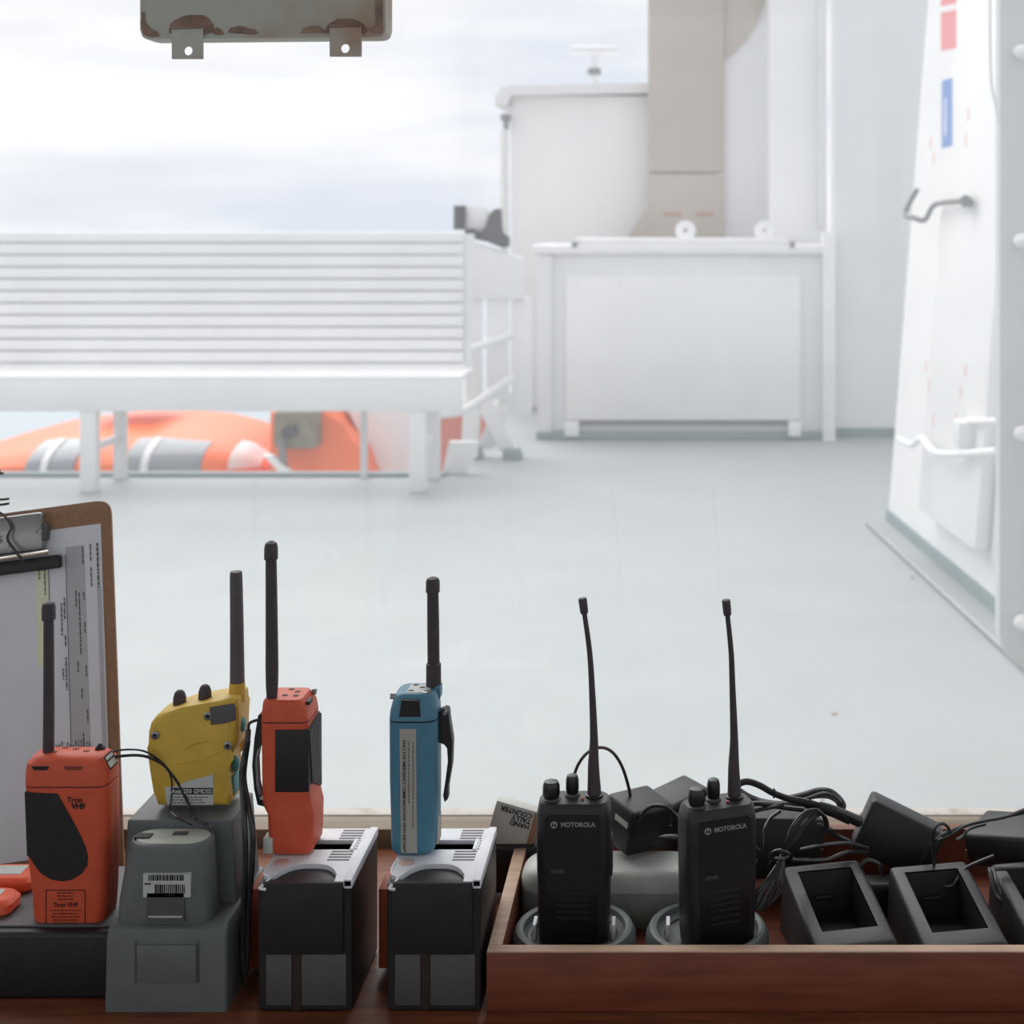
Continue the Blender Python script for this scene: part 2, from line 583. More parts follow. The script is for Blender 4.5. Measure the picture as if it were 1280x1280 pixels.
obj('recess_rail', box(new(), lx(726), lx(984), -0.018, 0.02, lz(531), lz(527), 0.003), M_GREYP, lk)
for u0, u1 in ((706, 724), (985, 1001)):
    obj('bracket', box(new(), lx(u0), lx(u1), -0.03, 0.02, lz(545), lz(526), 0.006), M_WHITE, lk)
obj('corner_post', box(new(), lx(672), lx(690), -0.008, 0.03, 0.05, lz(319), 0.004), M_WHITE2, lk)
obj('edge_plate', prism(new(), [(lx(1028), lz(556)), (lx(1036), lz(558)), (lx(1043), lz(551)), (lx(1043), lz(290)), (lx(1028), lz(290))], -0.06, 0.1, 0.004), M_WHITE, lk)
for u in (857, 957):
    bm = new()
    n = 20
    R, r2 = 13 * k, 3.0 * k
    cx, cz = lx(u), lz(288)
    rings = []
    for rr, yy in ((r2, 0.1), (R, 0.1), (R, 0.135), (r2, 0.135), (r2, 0.1)):
        rings.append([(cx + rr * math.cos(2 * PI * i / n), yy, cz + rr * math.sin(2 * PI * i / n)) for i in range(n)])
    loft(bm, rings, False)
    obj('lifting_eye', bm, M_WHITE, lk)
for u in (718, 990):
    obj('lid_catch', box(new(), lx(u - 3), lx(u + 3), -0.03, 0.0, lz(309), lz(302), 0.004), M_GREYP, lk)

# deckhouse side wall with weathertight door (leaning outwards)
LEAN = 0.077
A0 = Vector((0.962, 6.66, 0))
DIR = Vector((0.0915, -1, 0)).normalized()
UP = Vector((LEAN, 0, 1))
NRM = Vector((-1, -0.0915, 0)).normalized()


def W(s, t, n): return A0 + DIR * s + UP * t + NRM * n


def wallbox(bm, s0, s1, t0, t1, n0, n1, r=0):
    vs = [bm.verts.new(W(s, t, n)) for s in (s0, s1) for t in (t0, t1) for n in (n0, n1)]
    fs = [(0, 1, 3, 2), (4, 6, 7, 5), (0, 4, 5, 1), (2, 3, 7, 6), (0, 2, 6, 4), (1, 5, 7, 3)]
    faces = [bm.faces.new([vs[i] for i in f]) for f in fs]
    if r:
        es = list({e for f in faces for e in f.edges})
        bmesh.ops.bevel(bm, geom=es, offset=r, segments=2, affect='EDGES', profile=0.5)
    return bm


ws = struct(obj('wall_deckhouse', wallbox(new(), 0, 3.25, 0, 4.2, -1.2, 0), M_WHITE), 'white leaning deckhouse side wall')
obj('skirt', wallbox(new(), -0.005, 3.25, 0, 0.05, 0, 0.012), M_SKIRT, ws)
obj('gutter_bar', tube(new(), [W(0.1, 0.012, 0.12), W(3.2, 0.012, 0.12)], 0.012, 6, 1), M_DECK, ws)
dr = struct(obj('door_1', wallbox(new(), 0.76, 1.55, 0.2, 2.5, 0.0, 0.075, 0.012), M_WHITE), 'white weathertight deck door with lever handles')
obj('door_jamb', wallbox(new(), 1.56, 1.66, 0.16, 2.6, 0.0, 0.02, 0.004), M_WHITE2, dr)


def wp(u, v, n):
    """point of the picture ray on the plane n off the door wall"""
    d = Vector(((u - PPX) / F, 1, -(v - PPY) / F))
    nn = UP.cross(DIR).normalized()
    if nn.dot(NRM) < 0:
        nn = -nn
    o = W(0, 0, n)
    c = Vector((0, 0, EYE))
    return c + d * ((o - c).dot(nn) / d.dot(nn))


hd = obj('lever_handle', tube(new(), [wp(1147, 236, 0.12), wp(1131, 267, 0.16), wp(1142, 272, 0.16), wp(1156, 275, 0.12), wp(1166, 258, 0.11), wp(1180, 253, 0.11), wp(1207, 251, 0.10)], 0.011, 8, 4), M_GREYP, dr)
obj('hub', tube(new(), [wp(1207, 251, 0.06), wp(1207, 251, 0.125)], 0.022, 10, 1), M_GREYP, hd)
hd = obj('lever_handle', tube(new(), [wp(1124, 549, 0.15), wp(1140, 556, 0.15), wp(1152, 548, 0.13), wp(1165, 563, 0.13), wp(1185, 568, 0.12), wp(1246, 564, 0.09)], 0.014, 8, 4), M_WHITE, dr)
bm = new()
a, b = wp(1212, 558, 0.075), wp(1229, 532, 0.075)
box(bm, a.x - 0.05, b.x, a.y - 0.06, a.y + 0.05, a.z, b.z, 0.006)
obj('latch_box', bm, M_WHITE2, dr)
obj('latch_bar', tube(new(), [wp(1206, 527, 0.1), wp(1250, 526, 0.08)], 0.012, 8, 1), M_WHITE, dr)


def wsign(name, u0, u1, v0, v1, m, n=0.0765):
    ps = [wp(u0, v1, n), wp(u1, v1 - 4, n), wp(u1, v0 - 4, n), wp(u0, v0, n)]
    bm = new()
    f = [bm.verts.new(p) for p in ps]
    g_ = [bm.verts.new(p - NRM * 0.0015) for p in ps]
    bm.faces.new(f)
    bm.faces.new(g_[::-1])
    for i in range(4):
        bm.faces.new((f[i], g_[i], g_[(i + 1) % 4], f[(i + 1) % 4]))
    return obj(name, bm, m, dr, smooth=False)


wsign('red_sign', 1176, 1195, 16, 64, M_RED)
wsign('red_sign_header', 1176, 1195, -20, 8, M_RED)
s = wsign('blue_sign', 1177, 1190, 101, 186, M_BLUES)
wsign('sign_lettering', 1180, 1183, 125, 172, mat('sign_white', (200, 210, 228), 0.5), 0.0772)
for (u, v) in ((1163, 182), (1167, 200), (1207, 178), (1210, 145), (1157, 461), (1161, 485), (1206, 466), (1201, 492), (1166, 528), (1194, 528)):
    wsign('red_dash', u - 1.2, u + 1.2, v - 8, v + 6, mat('faint_red_paint', (236, 206, 204), 0.5), 0.0768)

# open door leaf close at the right edge
Yd = 3.2
k = Yd / F
ld = thing('open_door_leaf', 'pale grey steel door leaf with rounded lower corner standing open at the right edge', 'door', (P(1330, 840, Yd).x, Yd, EYE - 555 * k))
pl = []
R = 48 * k
x0 = (1250 - 1330) * k
for i in range(9):
    a = PI + PI / 2 * i / 8
    pl.append((x0 + R + R * math.cos(a), R + R * math.sin(a)))
pl += [(0.52, 0), (0.52, 2.3), (x0, 2.3)]
obj('leaf', prism(new(), pl, 0, 0.05, 0.006), mat('leaf_shaded_grey', (206, 208, 209), 0.5, var=0.02, scale=3), ld)  # grey tone carries the shade of a leaf facing away
for v in (66, 301, 541, 776):
    bm = new()
    ell(bm, ((1277 - 1330) * k, -0.01, (840 - v) * k), 0.022, 0.02, 0.018, 12, 8)
    obj('dog_bolt', bm, M_WHITE, ld)
obj('edge_rod', tube(new(), [((1236 - 1330) * k, -0.01, (840 + 40) * k), ((1237 - 1330) * k, -0.01, (840 - 90) * k), ((1243 - 1330) * k, -0.01, (840 - 130) * k), ((1250 - 1330) * k, 0, (840 - 165) * k)], 0.004, 6, 5), M_WHITE, ld)

# ================================================================== bench
bn = thing('deck_bench', 'long white slatted deck bench with high back beyond the window', 'bench', (P(110, 615, 7.36).x, 7.36, 0))
bx0 = bn.location.x


def X(u, Y): return (u - PPX) * Y / F - bx0


XR_, XL_ = X(577, 7.36), X(-260, 7.36)
zf = EYE - 190 * 7.36 / F
obj('front_rail', box(new(), XL_, XR_, -0.01, 0.03, EYE - 229 * 7.36 / F, zf - 0.004, 0.006), M_WHITE, bn)
for i in range(5):
    y = 0.0 + i * 0.092
    obj('seat_slat', box(new(), XL_, XR_, y, y + 0.08, zf - 0.004, zf + 0.02, 0.006), M_WHITE, bn)
for i in range(12):
    v0 = 470 - i * 15.0
    Yb = 7.785 + i * 0.0122
    kk = Yb / F
    z1, z0_ = EYE - (v0 - 15.0 - PPY) * kk, EYE - (v0 - PPY) * kk
    obj('back_slat', box(new(), XL_, X(579, Yb) + 0.0, Yb - 7.36, Yb - 7.36 + 0.025, z0_ + 0.009, z1, 0.007), M_WHITE, bn)
bm = new()
ys = [(0.462, zf + 0.03), (0.472, zf + 0.03), (0.600, 1.318), (0.590, 1.318)]
loft(bm, [[(x_, y_, z_) for y_, z_ in ys] for x_ in (XL_ + 0.02, XR_ - 0.02)])
obj('gap_shade_panel', bm, M_WHITE2, bn, smooth=False)  # added backing that makes the gaps between the slats read darker
for u, full in ((110, 1), (522, 1), (-240, 1)):
    xx = X(u, 7.36)
    obj('leg', box(new(), xx - 0.045, xx + 0.04, 0.0, 0.06, 0, zf - 0.06, 0.005), M_WHITE, bn)
    xb = xx + 0.02
    obj('leg', box(new(), xb - 0.035, xb + 0.03, 0.36, 0.41, 0, zf - 0.004, 0.005), M_WHITE, bn)
    obj('side_stretcher', box(new(), xx - 0.01, xx + 0.02, 0.06, 0.36, 0.2, 0.24, 0.004), M_WHITE, bn)
    bm = new()
    box(bm, xb - 0.025, xb + 0.025, 0.36, 0.5, zf - 0.06, zf - 0.01, 0.004)
    obj('back_bracket', bm, M_WHITE, bn)
    bm = new()
    vs = []
    for (y_, z_) in ((0.474, 0.5), (0.505, 0.5), (0.645, 1.3), (0.605, 1.3)):
        vs.append((y_, z_))
    va = [bm.verts.new((xb - 0.03, y_, z_)) for y_, z_ in vs]
    vb = [bm.verts.new((xb + 0.03, y_, z_)) for y_, z_ in vs]
    bm.faces.new(va)
    bm.faces.new(vb[::-1])
    for i in range(4):
        bm.faces.new((va[i], vb[i], vb[(i + 1) % 4], va[(i + 1) % 4]))
    obj('back_strut', bm, M_WHITE, bn)

# stanchion at the deck edge
Ys = 7.79
st = obj('rail_stanchion', tube(new(), [(0, 0, 0), (0, 0, 0.5)], 0.02, 8, 1), M_WHITE2, loc=(P(455, 590, Ys).x, Ys, 0.0))
tag(st, 'thin white rail stanchion at the deck edge under the bench', 'post')

# boarding ladder frame right of the bench
fr = thing('ladder_frame', 'white pipe ladder frame on splayed legs between bench and locker', 'frame', (P(612, 572, 8.45).x, 8.45, 0))
k = 8.45 / F


def fp_(u, v, dy=0.0): return Vector(((u - 612) * k, dy, EYE - (v - PPY) * k))


bm = new()
prism(bm, [(fp_(581, 0).x, fp_(0, 300).z), (fp_(600, 0).x, fp_(0, 305).z), (fp_(655, 0).x, fp_(0, 322).z), (fp_(655, 0).x, fp_(0, 374).z), (fp_(581, 0).x, fp_(0, 374).z)], -0.02, 0.02, 0.006)
obj('top_plate', bm, M_WHITE, fr)
for u0, u1 in ((582, 603), (608, 636)):
    obj('upright', box(new(), fp_(u0, 0).x, fp_(u1, 0).x, 0.0, 0.03, fp_(0, 500).z, fp_(0, 372).z, 0.006), M_WHITE, fr)
obj('panel', box(new(), fp_(639, 0).x, fp_(664, 0).x, 0.02, 0.05, fp_(0, 520).z, fp_(0, 372).z, 0.006), M_WHITE, fr)
for pts in ([(574, 440, -0.2), (600, 432, -0.12), (640, 418, -0.03)], [(560, 510, -0.3), (585, 507, -0.25), (602, 498, -0.2), (622, 484, -0.12), (642, 470, -0.04)]):
    obj('handrail', tube(new(), [fp_(u, v, d_) for u, v, d_ in pts], 0.025, 8, 4), M_WHITE, fr)
for a, b, yo in (((592, 500), (588, 570), 0), ((604, 500), (641, 570), 0), ((640, 490), (606, 560), 0.046)):
    p, q = fp_(*a), fp_(*b)
    bm = new()
    prism(bm, [(p.x - 0.055, p.z), (p.x + 0.045, p.z), (q.x + 0.045, q.z), (q.x - 0.055, q.z)], -0.02 + yo, 0.02 + yo, 0.006)
    obj('leg', bm, M_WHITE, fr)
for u in (592, 641):
    bm = new()
    prism(bm, [(fp_(u - 12, 0).x, 0.0), (fp_(u + 13, 0).x, 0.0), (fp_(u + 8, 0).x, 0.06), (fp_(u - 10, 0).x, 0.06)], -0.07, 0.05, 0.004)
    obj('foot', bm, M_SKIRT, fr)

eq = thing('deck_fitting', 'dark machinery fitting with upright bracket on top of the ladder frame', 'fitting', (P(602, 300, 8.4).x, 8.45, EYE - 20 * 8.45 / F))
k = 8.45 / F


def eq_(u, v): return ((u - 602) * k, (305 - v) * k)


obj('side_plate', prism(new(), [eq_(567, 287), eq_(580, 287), eq_(580, 257), eq_(567, 257)], -0.05, 0.05, 0.006), M_DARKOUT, eq)
obj('bracket', prism(new(), [eq_(603, 300), eq_(603, 286), eq_(608, 284), eq_(611, 268), eq_(618, 261), eq_(625, 261), eq_(625, 290), eq_(635, 296), eq_(635, 308), eq_(628, 310)], -0.05, 0.05, 0.006), M_DARKOUT, eq)
obj('cross_bar', prism(new(), [eq_(580, 287), eq_(582, 296), eq_(606, 302), eq_(606, 291), eq_(590, 286)], -0.04, 0.04, 0.004), M_DARKOUT, eq)
obj('clear_plate', prism(new(), [eq_(580, 287), eq_(606, 290), eq_(610, 266), eq_(606, 258), eq_(582, 258)], 0.0, 0.02, 0.003), M_WHITE, eq)

# ================================================================== boats
lb = thing('lifeboat', 'orange enclosed lifeboat with grey side windows seen under the bench', 'lifeboat', (P(150, 560, 9.6).x, 9.6, -1.6))
k = 9.0 / F


def bz(v): return EYE - (v - PPY) * k + 1.6
def bxx(u): return (u - 150) * k


k = 8.75 / F
prof = [(-110, 596), (-60, 578), (-20, 560), (20, 545), (70, 531), (130, 523), (190, 521), (250, 523), (300, 532), (335, 546), (356, 566), (362, 590)]
rings = []
for u, v in prof:
    zt_, x = EYE - (v - PPY) * 9.6 / F + 1.6, (u - 150) * 9.6 / F
    hw = 0.95 * (1 - (abs(u - 130) / 262) ** 3) + 0.05
    ring = []
    for i in range(17):
        a = PI * i / 16
        ring.append((x, -hw * math.cos(a) if True else 0, (bz(600)) + (zt_ - bz(600)) * math.sin(a) ** 0.55))
    for i in range(1, 8):
        a = PI * i / 8
        ring.append((x, hw * 0.95 * math.cos(a), bz(600) - 0.75 * math.sin(a) * (1 - (abs(u - 130) / 262) ** 4)))
    rings.append(ring)
obj('hull', loft(new(), rings), M_BOAT, lb)


def hullp(u, a, off):
    # point on the canopy skin at station u and girth angle a, pushed out by off
    for (ua, va_), (ub, vb_) in zip(prof, prof[1:]):
        if ua <= u <= ub:
            break
    t = (u - ua) / (ub - ua)
    v = va_ + (vb_ - va_) * t
    zt_, x = EYE - (v - PPY) * 9.6 / F + 1.6, (u - 150) * 9.6 / F
    hw_ = 0.95 * (1 - (abs(u - 130) / 262) ** 3) + 0.05 + off
    return (x, -hw_ * math.cos(a), bz(600) + (zt_ + off - bz(600)) * math.sin(a) ** 0.55)


def hull_patch(u0, u1, a0, a1, off, nu=8, na=6):
    bm = new()
    lay = []
    for o_ in (-0.03, off):
        lay.append([[bm.verts.new(hullp(u0 + (u1 - u0) * i / nu, math.radians(a0 + (a1 - a0) * j / na), o_)) for j in range(na + 1)] for i in range(nu + 1)])
    for L_ in lay:
        for i in range(nu):
            for j in range(na):
                bm.faces.new((L_[i][j], L_[i + 1][j], L_[i + 1][j + 1], L_[i][j + 1]))
    border = [(i, 0) for i in range(nu)] + [(nu, j) for j in range(na)] + [(i, na) for i in range(nu, 0, -1)] + [(0, j) for j in range(na, 0, -1)]
    for (i, j), (i2, j2) in zip(border, border[1:] + border[:1]):
        bm.faces.new((lay[0][i][j], lay[0][i2][j2], lay[1][i2][j2], lay[1][i][j]))
    return bm


for u0, u1 in ((116, 170), (223, 298)):
    wn = obj('window', hull_patch(u0, u1, 1.5, 46, 0.012), M_BOATGLASS, lb)
    obj('glazing_bar', hull_patch(u0 + 18, u0 + 25, 2, 45, 0.022, 2), M_WHITE2, wn)
obj('end_hatch', hull_patch(322, 350, 2, 60, 0.012), M_WHITE2, lb)
obj('keel_cradle', box(new(), bxx(-40), bxx(300), -0.25, 0.25, 0, bz(600) - 0.5, 0.02), M_WHITE2, lb)
bm = new()
prism(bm, [(bxx(130), bz(519)), (bxx(130), bz(511)), (bxx(215), bz(511)), (bxx(222), bz(519))], -0.3, 0.3, 0.02)
obj('roof_hatch', bm, M_WHITE, lb)

rb = thing('rescue_boat', 'orange rescue boat bow with olive winch seen under the right end of the bench', 'boat', (P(420, 590, 9.2).x, 9.0, -1.6))
k = 9.0 / F


def rx(u): return (u - 420) * k


bm = new()
prism(bm, [(rx(352), bz(600)), (rx(352), bz(512)), (rx(425), bz(510)), (rx(438), bz(530)), (rx(452), bz(545)), (rx(466), bz(560)), (rx(480), bz(600)), (rx(470), 0.4), (rx(400), 0.0), (rx(358), 0.2)], -0.1, 0.5, 0.03)
obj('hull', bm, M_BOAT, rb)
wb = obj('winch', box(new(), rx(363), rx(417), -0.22, -0.05, bz(555), bz(508), 0.03), M_OLIVE, rb)
obj('winch_drum', tube(new(), [(rx(386), -0.3, bz(532)), (rx(386), -0.2, bz(532))], 0.04, 12, 1), M_DARKOUT, wb)
obj('winch_cable', tube(new(), [(rx(374), -0.24, bz(540)), (rx(378), -0.25, bz(575))], 0.025, 8, 1), M_GREYP, wb)
bm = new()
prism(bm, [(rx(355), bz(560)), (rx(365), bz(560)), (rx(402), bz(592)), (rx(385), bz(592))], -0.3, -0.22, 0.01)
obj('white_arm', bm, M_WHITE, rb)
bm = new()
prism(bm, [(rx(424), bz(500)), (rx(545), bz(500)), (rx(545), bz(625)), (rx(482), bz(625)), (rx(477), bz(590)), (rx(466), bz(560)), (rx(448), bz(538))], 0.15, 0.6, 0.02)
obj('white_side', bm, M_WHITE, rb)
fl = obj('float_box', box(new(), 0, 0.29, 0, 0.25, 0, 0.42, 0.02), mat('faded_red_box', (206, 120, 100), 0.6), loc=(P(549, 556, 8.9).x, 8.9, -1.2))
tag(fl, 'faded red box behind the right bench legs', 'box')
fl.location.z = EYE - (556 - PPY) * 8.9 / F - 0.06
fl.location.z = -1.6
fl.scale.z = (EYE - (517 - PPY) * 8.9 / F + 1.6) / 0.42
bm = new()
prism(bm, [(0, 0), (0.12, 0), (0.19, 0.1), (0.19, 0.18), (0.04, 0.18)], 0, 0.05, 0.006)
cm = obj('deck_coaming', bm, M_WHITE, loc=(P(553, 592, 7.9).x, 7.885, 0.0))
tag(cm, 'short white coaming plate at the deck corner beside the bench leg', 'plate')

# ================================================================== hanging plate at the top of the window
Yp = 1.385
k = Yp / F
pt = thing('blind_box', 'weathered grey metal box with two holed tabs hanging at the top of the window', 'metal box', P(333, 50, Yp))


def pp(u, v): return ((u - 333) * k, (50 - v) * k)


def rpoly(pts, r, n=4):
    """round the corners of a convex (x, z) polygon"""
    out = []
    m = len(pts)
    for i in range(m):
        p, a, b = Vector(pts[i]), Vector(pts[i - 1]), Vector(pts[(i + 1) % m])
        p1, p2 = p + (a - p).normalized() * r, p + (b - p).normalized() * r
        for j in range(n + 1):
            t = j / n
            out.append(tuple((1 - t) ** 2 * p1 + 2 * t * (1 - t) * p + t * t * p2))
    return out


topz = 2.08 - pt.location.z - 0.002
obj('box', prism(new(), rpoly([pp(181, 51), pp(485, 48), ((485 - 333) * k, topz), ((181 - 333) * k, topz)], 0.008), -0.012, 0.02, 0.0025, 3), M_PLATE, pt)


def blob(pts, y, m, parent, name, th=0.0004, seed=0):
    rnd = random.Random(seed)
    sp = smooth_pts([(x, 0, z) for x, z in pts + pts[:1]], 4)[:-1]
    return obj(name, prism(new(), [(p.x + rnd.uniform(-.0006, .0006), p.z + rnd.uniform(-.0006, .0006)) for p in sp], y, y + th), m, parent, smooth=False)


for i, st_ in enumerate(([(217, 44), (219, 32), (232, 24), (250, 21), (266, 25), (272, 36), (268, 44), (240, 46)],
                         [(411, 44), (414, 33), (428, 26), (445, 26), (458, 32), (461, 43), (436, 46)],
                         [(290, 44), (293, 37), (308, 35), (322, 39), (326, 45)],
                         [(380, 44), (386, 36), (402, 35), (410, 43)],
                         [(183, 20), (186, 18), (190, 34), (204, 44), (202, 48), (188, 47), (183, 36)],
                         [(472, 0), (480, -4), (482, 30), (480, 44), (464, 40), (473, 32)],
                         [(270, 44), (276, 37), (284, 42), (283, 46)])):
    blob([pp(u, v) for u, v in st_], -0.0128, M_RUST, pt, 'rust_stain', 0.001, i)
for (u0, u1, v0, v1, hu, hv) in ((222, 260, 36, 76, 242, 66), (417, 456, 34, 73, 436, 63)):
    bm = new()
    n = 24
    a, b = pp(u0, v1), pp(u1, v0)
    cx, cz = pp(hu, hv)
    r = 5.6 * k
    outer, inner = [], []
    for i in range(n):
        t = 2 * PI * (i + 0.5) / n
        dx, dz = math.cos(t), math.sin(t)
        q = min(((b[0] - cx) / dx if dx > 0 else (a[0] - cx) / dx) if abs(dx) > 1e-6 else 9, ((b[1] - cz) / dz if dz > 0 else (a[1] - cz) / dz) if abs(dz) > 1e-6 else 9)
        outer.append((cx + dx * q, cz + dz * q))
        inner.append((cx + dx * r, cz + dz * r))
    for cc in ((a[0], a[1]), (b[0], a[1]), (a[0], b[1]), (b[0], b[1])):
        j = min(range(n), key=lambda q_: (outer[q_][0] - cc[0]) ** 2 + (outer[q_][1] - cc[1]) ** 2)
        outer[j] = cc
    loft(bm, [[(x, y, z) for x, z in rr] for rr, y in ((inner, -0.016), (outer, -0.016), (outer, -0.0125), (inner, -0.0125), (inner, -0.016))], False)
    tb = obj('tab', bm, M_PLATE, pt, smooth=False)
    bm = new()
    tube(bm, [(a[0], -0.0165, pp(0, v0 + 2)[1]), (b[0], -0.0165, pp(0, v0 + 1)[1])], 0.0012, 8, 1)
    obj('weld', bm, M_RUST, tb)

# ================================================================== clipboard at the left
cb = thing('clipboard', 'brown hardboard clipboard with printed sheets leaning against the window at the left', 'clipboard')
BW, BH = 0.232, 0.345
lean = math.radians(13.5)
roll = math.radians(-7.6)
Rm = Matrix.Rotation(roll, 4, 'Y') @ Matrix.Rotation(-lean, 4, 'X')
# board local frame: x to the right, z up the board, -y towards the room; origin at its lower left corner
want = P(138, 624, 1.395)
off = Rm @ Vector((BW, 0, BH))
cb.location = want - off
cb.rotation_euler = Rm.to_euler()


def brd(x, z): return (x, z)


obj('board', prism(new(), rpoly([(0, 0), (BW, 0), (BW, BH), (0, BH)], 0.014, 6), 0, 0.003, 0.0006), M_BOARD, cb)
pz0, pz1, px0, px1 = 0.028, BH - 0.022, 0.006, BW - 0.010
sh = obj('sheet', prism(new(), [(px0, pz0), (px1, pz0), (px1, pz1), (px0, pz1)], -0.0012, -0.0002), M_PAPER, cb, smooth=False)
kk = 1.36 / F


def bu(u):  # board x for a picture column near mid height
    return BW - (138 - u) * kk * 1.0


obj('printed_column', box(new(), bu(79), bu(103), -0.0016, -0.0012, pz0, pz1 - 0.018), M_PAPERG, sh, smooth=False)
obj('printed_column', box(new(), bu(118), bu(123), -0.0016, -0.0012, pz0, pz1 - 0.06), M_PAPERG, sh, smooth=False)
obj('printed_column', box(new(), bu(40), bu(56), -0.0016, -0.0012, pz0 + 0.17, pz1 - 0.03), M_PAPERY, sh, smooth=False)
bm = new()
rnd = random.Random(3)
for (u, segs) in ((120, [(0.018, 0.06)]), (111, [(0.018, 0.034), (0.04, 0.058)]), (101, [(0.02, 0.036), (0.062, 0.07), (0.09, 0.1), (0.13, 0.14), (0.17, 0.182)]),
                  (95, [(0.062, 0.12), (0.15, 0.16), (0.19, 0.21)]), (91, [(0.06, 0.075), (0.125, 0.135)]), (76, [(0.065, 0.085), (0.1, 0.11), (0.12, 0.15)]),
                  (72, [(0.07, 0.1), (0.13, 0.14)]), (52, [(0.03, 0.06)]), (45, [(0.035, 0.045)]), (79.3, [(0.025, 0.3)]), (57, [(0.025, 0.3)])):
    for z0_, z1_ in segs:
        z = z1_
        th = 0.0004 if (z1_ - z0_) > 0.1 else (0.0017 if u > 115 else 0.0011)
        if th == 0.0004:
            box(bm, bu(u) - th / 2, bu(u) + th / 2, -0.002, -0.0016, pz1 - z1_, pz1 - z0_)
            continue
        z = z0_
        while z < z1_:
            wd = rnd.uniform(0.002, 0.006)
            box(bm, bu(u) - th / 2, bu(u) + th / 2, -0.002, -0.0016, pz1 - min(z + wd, z1_), pz1 - z)
            z += wd + 0.0009
for i in range(14):
    u = 58 + i * 3.4
    z = 0.195 + rnd.uniform(0, 0.006)
    while z < 0.27:
        wd = rnd.uniform(0.002, 0.005)
        box(bm, bu(u) - 0.0004, bu(u) + 0.0004, -0.002, -0.0016, pz1 - z - wd, pz1 - z)
        z += wd + 0.001
obj('printed_lines', bm, M_INKG, sh, smooth=False)
# metal clip
cl = obj('clip', box(new(), 0.055, BW - 0.062, -0.012, -0.0005, BH - 0.040, BH - 0.004, 0.004), M_STEEL, cb)
obj('clip_ear', prism(new(), rpoly([(BW - 0.085, BH - 0.032), (BW - 0.060, BH - 0.032), (BW - 0.058, BH - 0.017), (BW - 0.078, BH - 0.008)], 0.003), -0.010, -0.0005, 0.001), M_DGREY, cl)
obj('rivet', lathe(new(), [(0.004, 0), (0.004, 0.001), (0.002, 0.002)], n=14, M=Matrix.Translation((BW - 0.066, -0.010, BH - 0.0225)) @ Matrix.Rotation(PI / 2, 4, 'X')), M_STEEL, cl)
obj('clip_lip', tube(new(), [(0.065, -0.016, BH - 0.0455), (BW - 0.054, -0.016, BH - 0.0435)], 0.0022, 10, 1), M_BRIGHT, cl)
obj('clip_jaw', box(new(), 0.06, BW - 0.047, -0.011, -0.002, BH - 0.059, BH - 0.0465, 0.002), M_BLACK, cl)
lb_ = obj('clip_label', box(new(), BW - 0.118, BW - 0.094, -0.0132, -0.0122, BH - 0.034, BH - 0.018), M_LABEL, cl, smooth=False)
text('S', 0.0095, M_INK, lb_, (BW - 0.1015, -0.0134, BH - 0.026), name='letter')
for i, pts in enumerate(([(BW - 0.13, -0.016, BH - 0.012), (BW - 0.11, -0.02, BH + 0.002), (BW - 0.098, -0.016, BH - 0.002), (BW - 0.09, -0.015, BH - 0.015), (BW - 0.092, -0.019, BH - 0.026), (BW - 0.083, -0.02, BH - 0.040), (BW - 0.077, -0.017, BH - 0.052)],
                         [(BW - 0.13, -0.012, BH + 0.03), (BW - 0.117, -0.012, BH + 0.019), (BW - 0.105, -0.012, BH + 0.013), (BW - 0.093, -0.012, BH + 0.012)],
                         [(BW - 0.13, -0.012, BH + 0.025), (BW - 0.117, -0.012, BH + 0.014), (BW - 0.105, -0.012, BH + 0.008), (BW - 0.093, -0.012, BH + 0.0075)],
                         [(BW - 0.125, -0.012, BH + 0.034), (BW - 0.108, -0.012, BH + 0.036), (BW - 0.101, -0.012, BH + 0.041)],
                         [(BW - 0.114, -0.012, BH + 0.0355), (BW - 0.106, -0.012, BH + 0.038), (BW - 0.098, -0.012, BH + 0.037)])):
    obj('cord', tube(new(), pts, 0.0012, 6, 5), M_BROWNC, cl)

# ================================================================== left charger base with orange battery packs
YL = 1.117
lc = Px('charger_base', 'low dark charger base under the leftmost orange radio', 'charger', 40, 1250, YL, 0.12)
obj('body', lc.bx(new(), -120, 150, 1166, 1250, 0, 0.12, 0.004, 3), M_BLACK, lc.e)
obj('top_pad', lc.bx(new(), -112, 144, 1162.5, 1166.5, 0.008, 0.112, 0.0012), M_DGREY, lc.e)
ZB = P(0, 1162.5, YL).z
for nm, lab, u, yf, wpx, dep in (('battery_pack', 'orange battery pack with pale top label at the back of the dark base', 2, 1.177, 72, 0.03),
                                 ('battery_pack', 'orange battery pack cut by the left picture edge in front of the other', -26, 1.136, 72, 0.028)):
    b_ = Px(nm, lab, 'battery', u, 1120, yf, dep, group='orange battery packs on the dark base')
    b_.e.location.z = ZB + 0.0002
    kk = yf / F
    hw = wpx * kk / 2
    bm = new()
    loft(bm, [rring(-hw + i_, hw - i_, -dep / 2 + i_ * .6, dep / 2 - i_ * .6, z, 0.008) for z, i_ in ((0, 0.002), (0.002, 0), (0.008, 0), (0.0115, 0.003), (0.0125, 0.005))])
    obj('shell', bm, M_ORANGE2, b_.e)
    obj('label', box(new(), -hw + 0.008, hw - 0.012, -dep / 2 + 0.008, dep / 2 - 0.006, 0.0123, 0.0129), M_LABEL, b_.e, smooth=False)

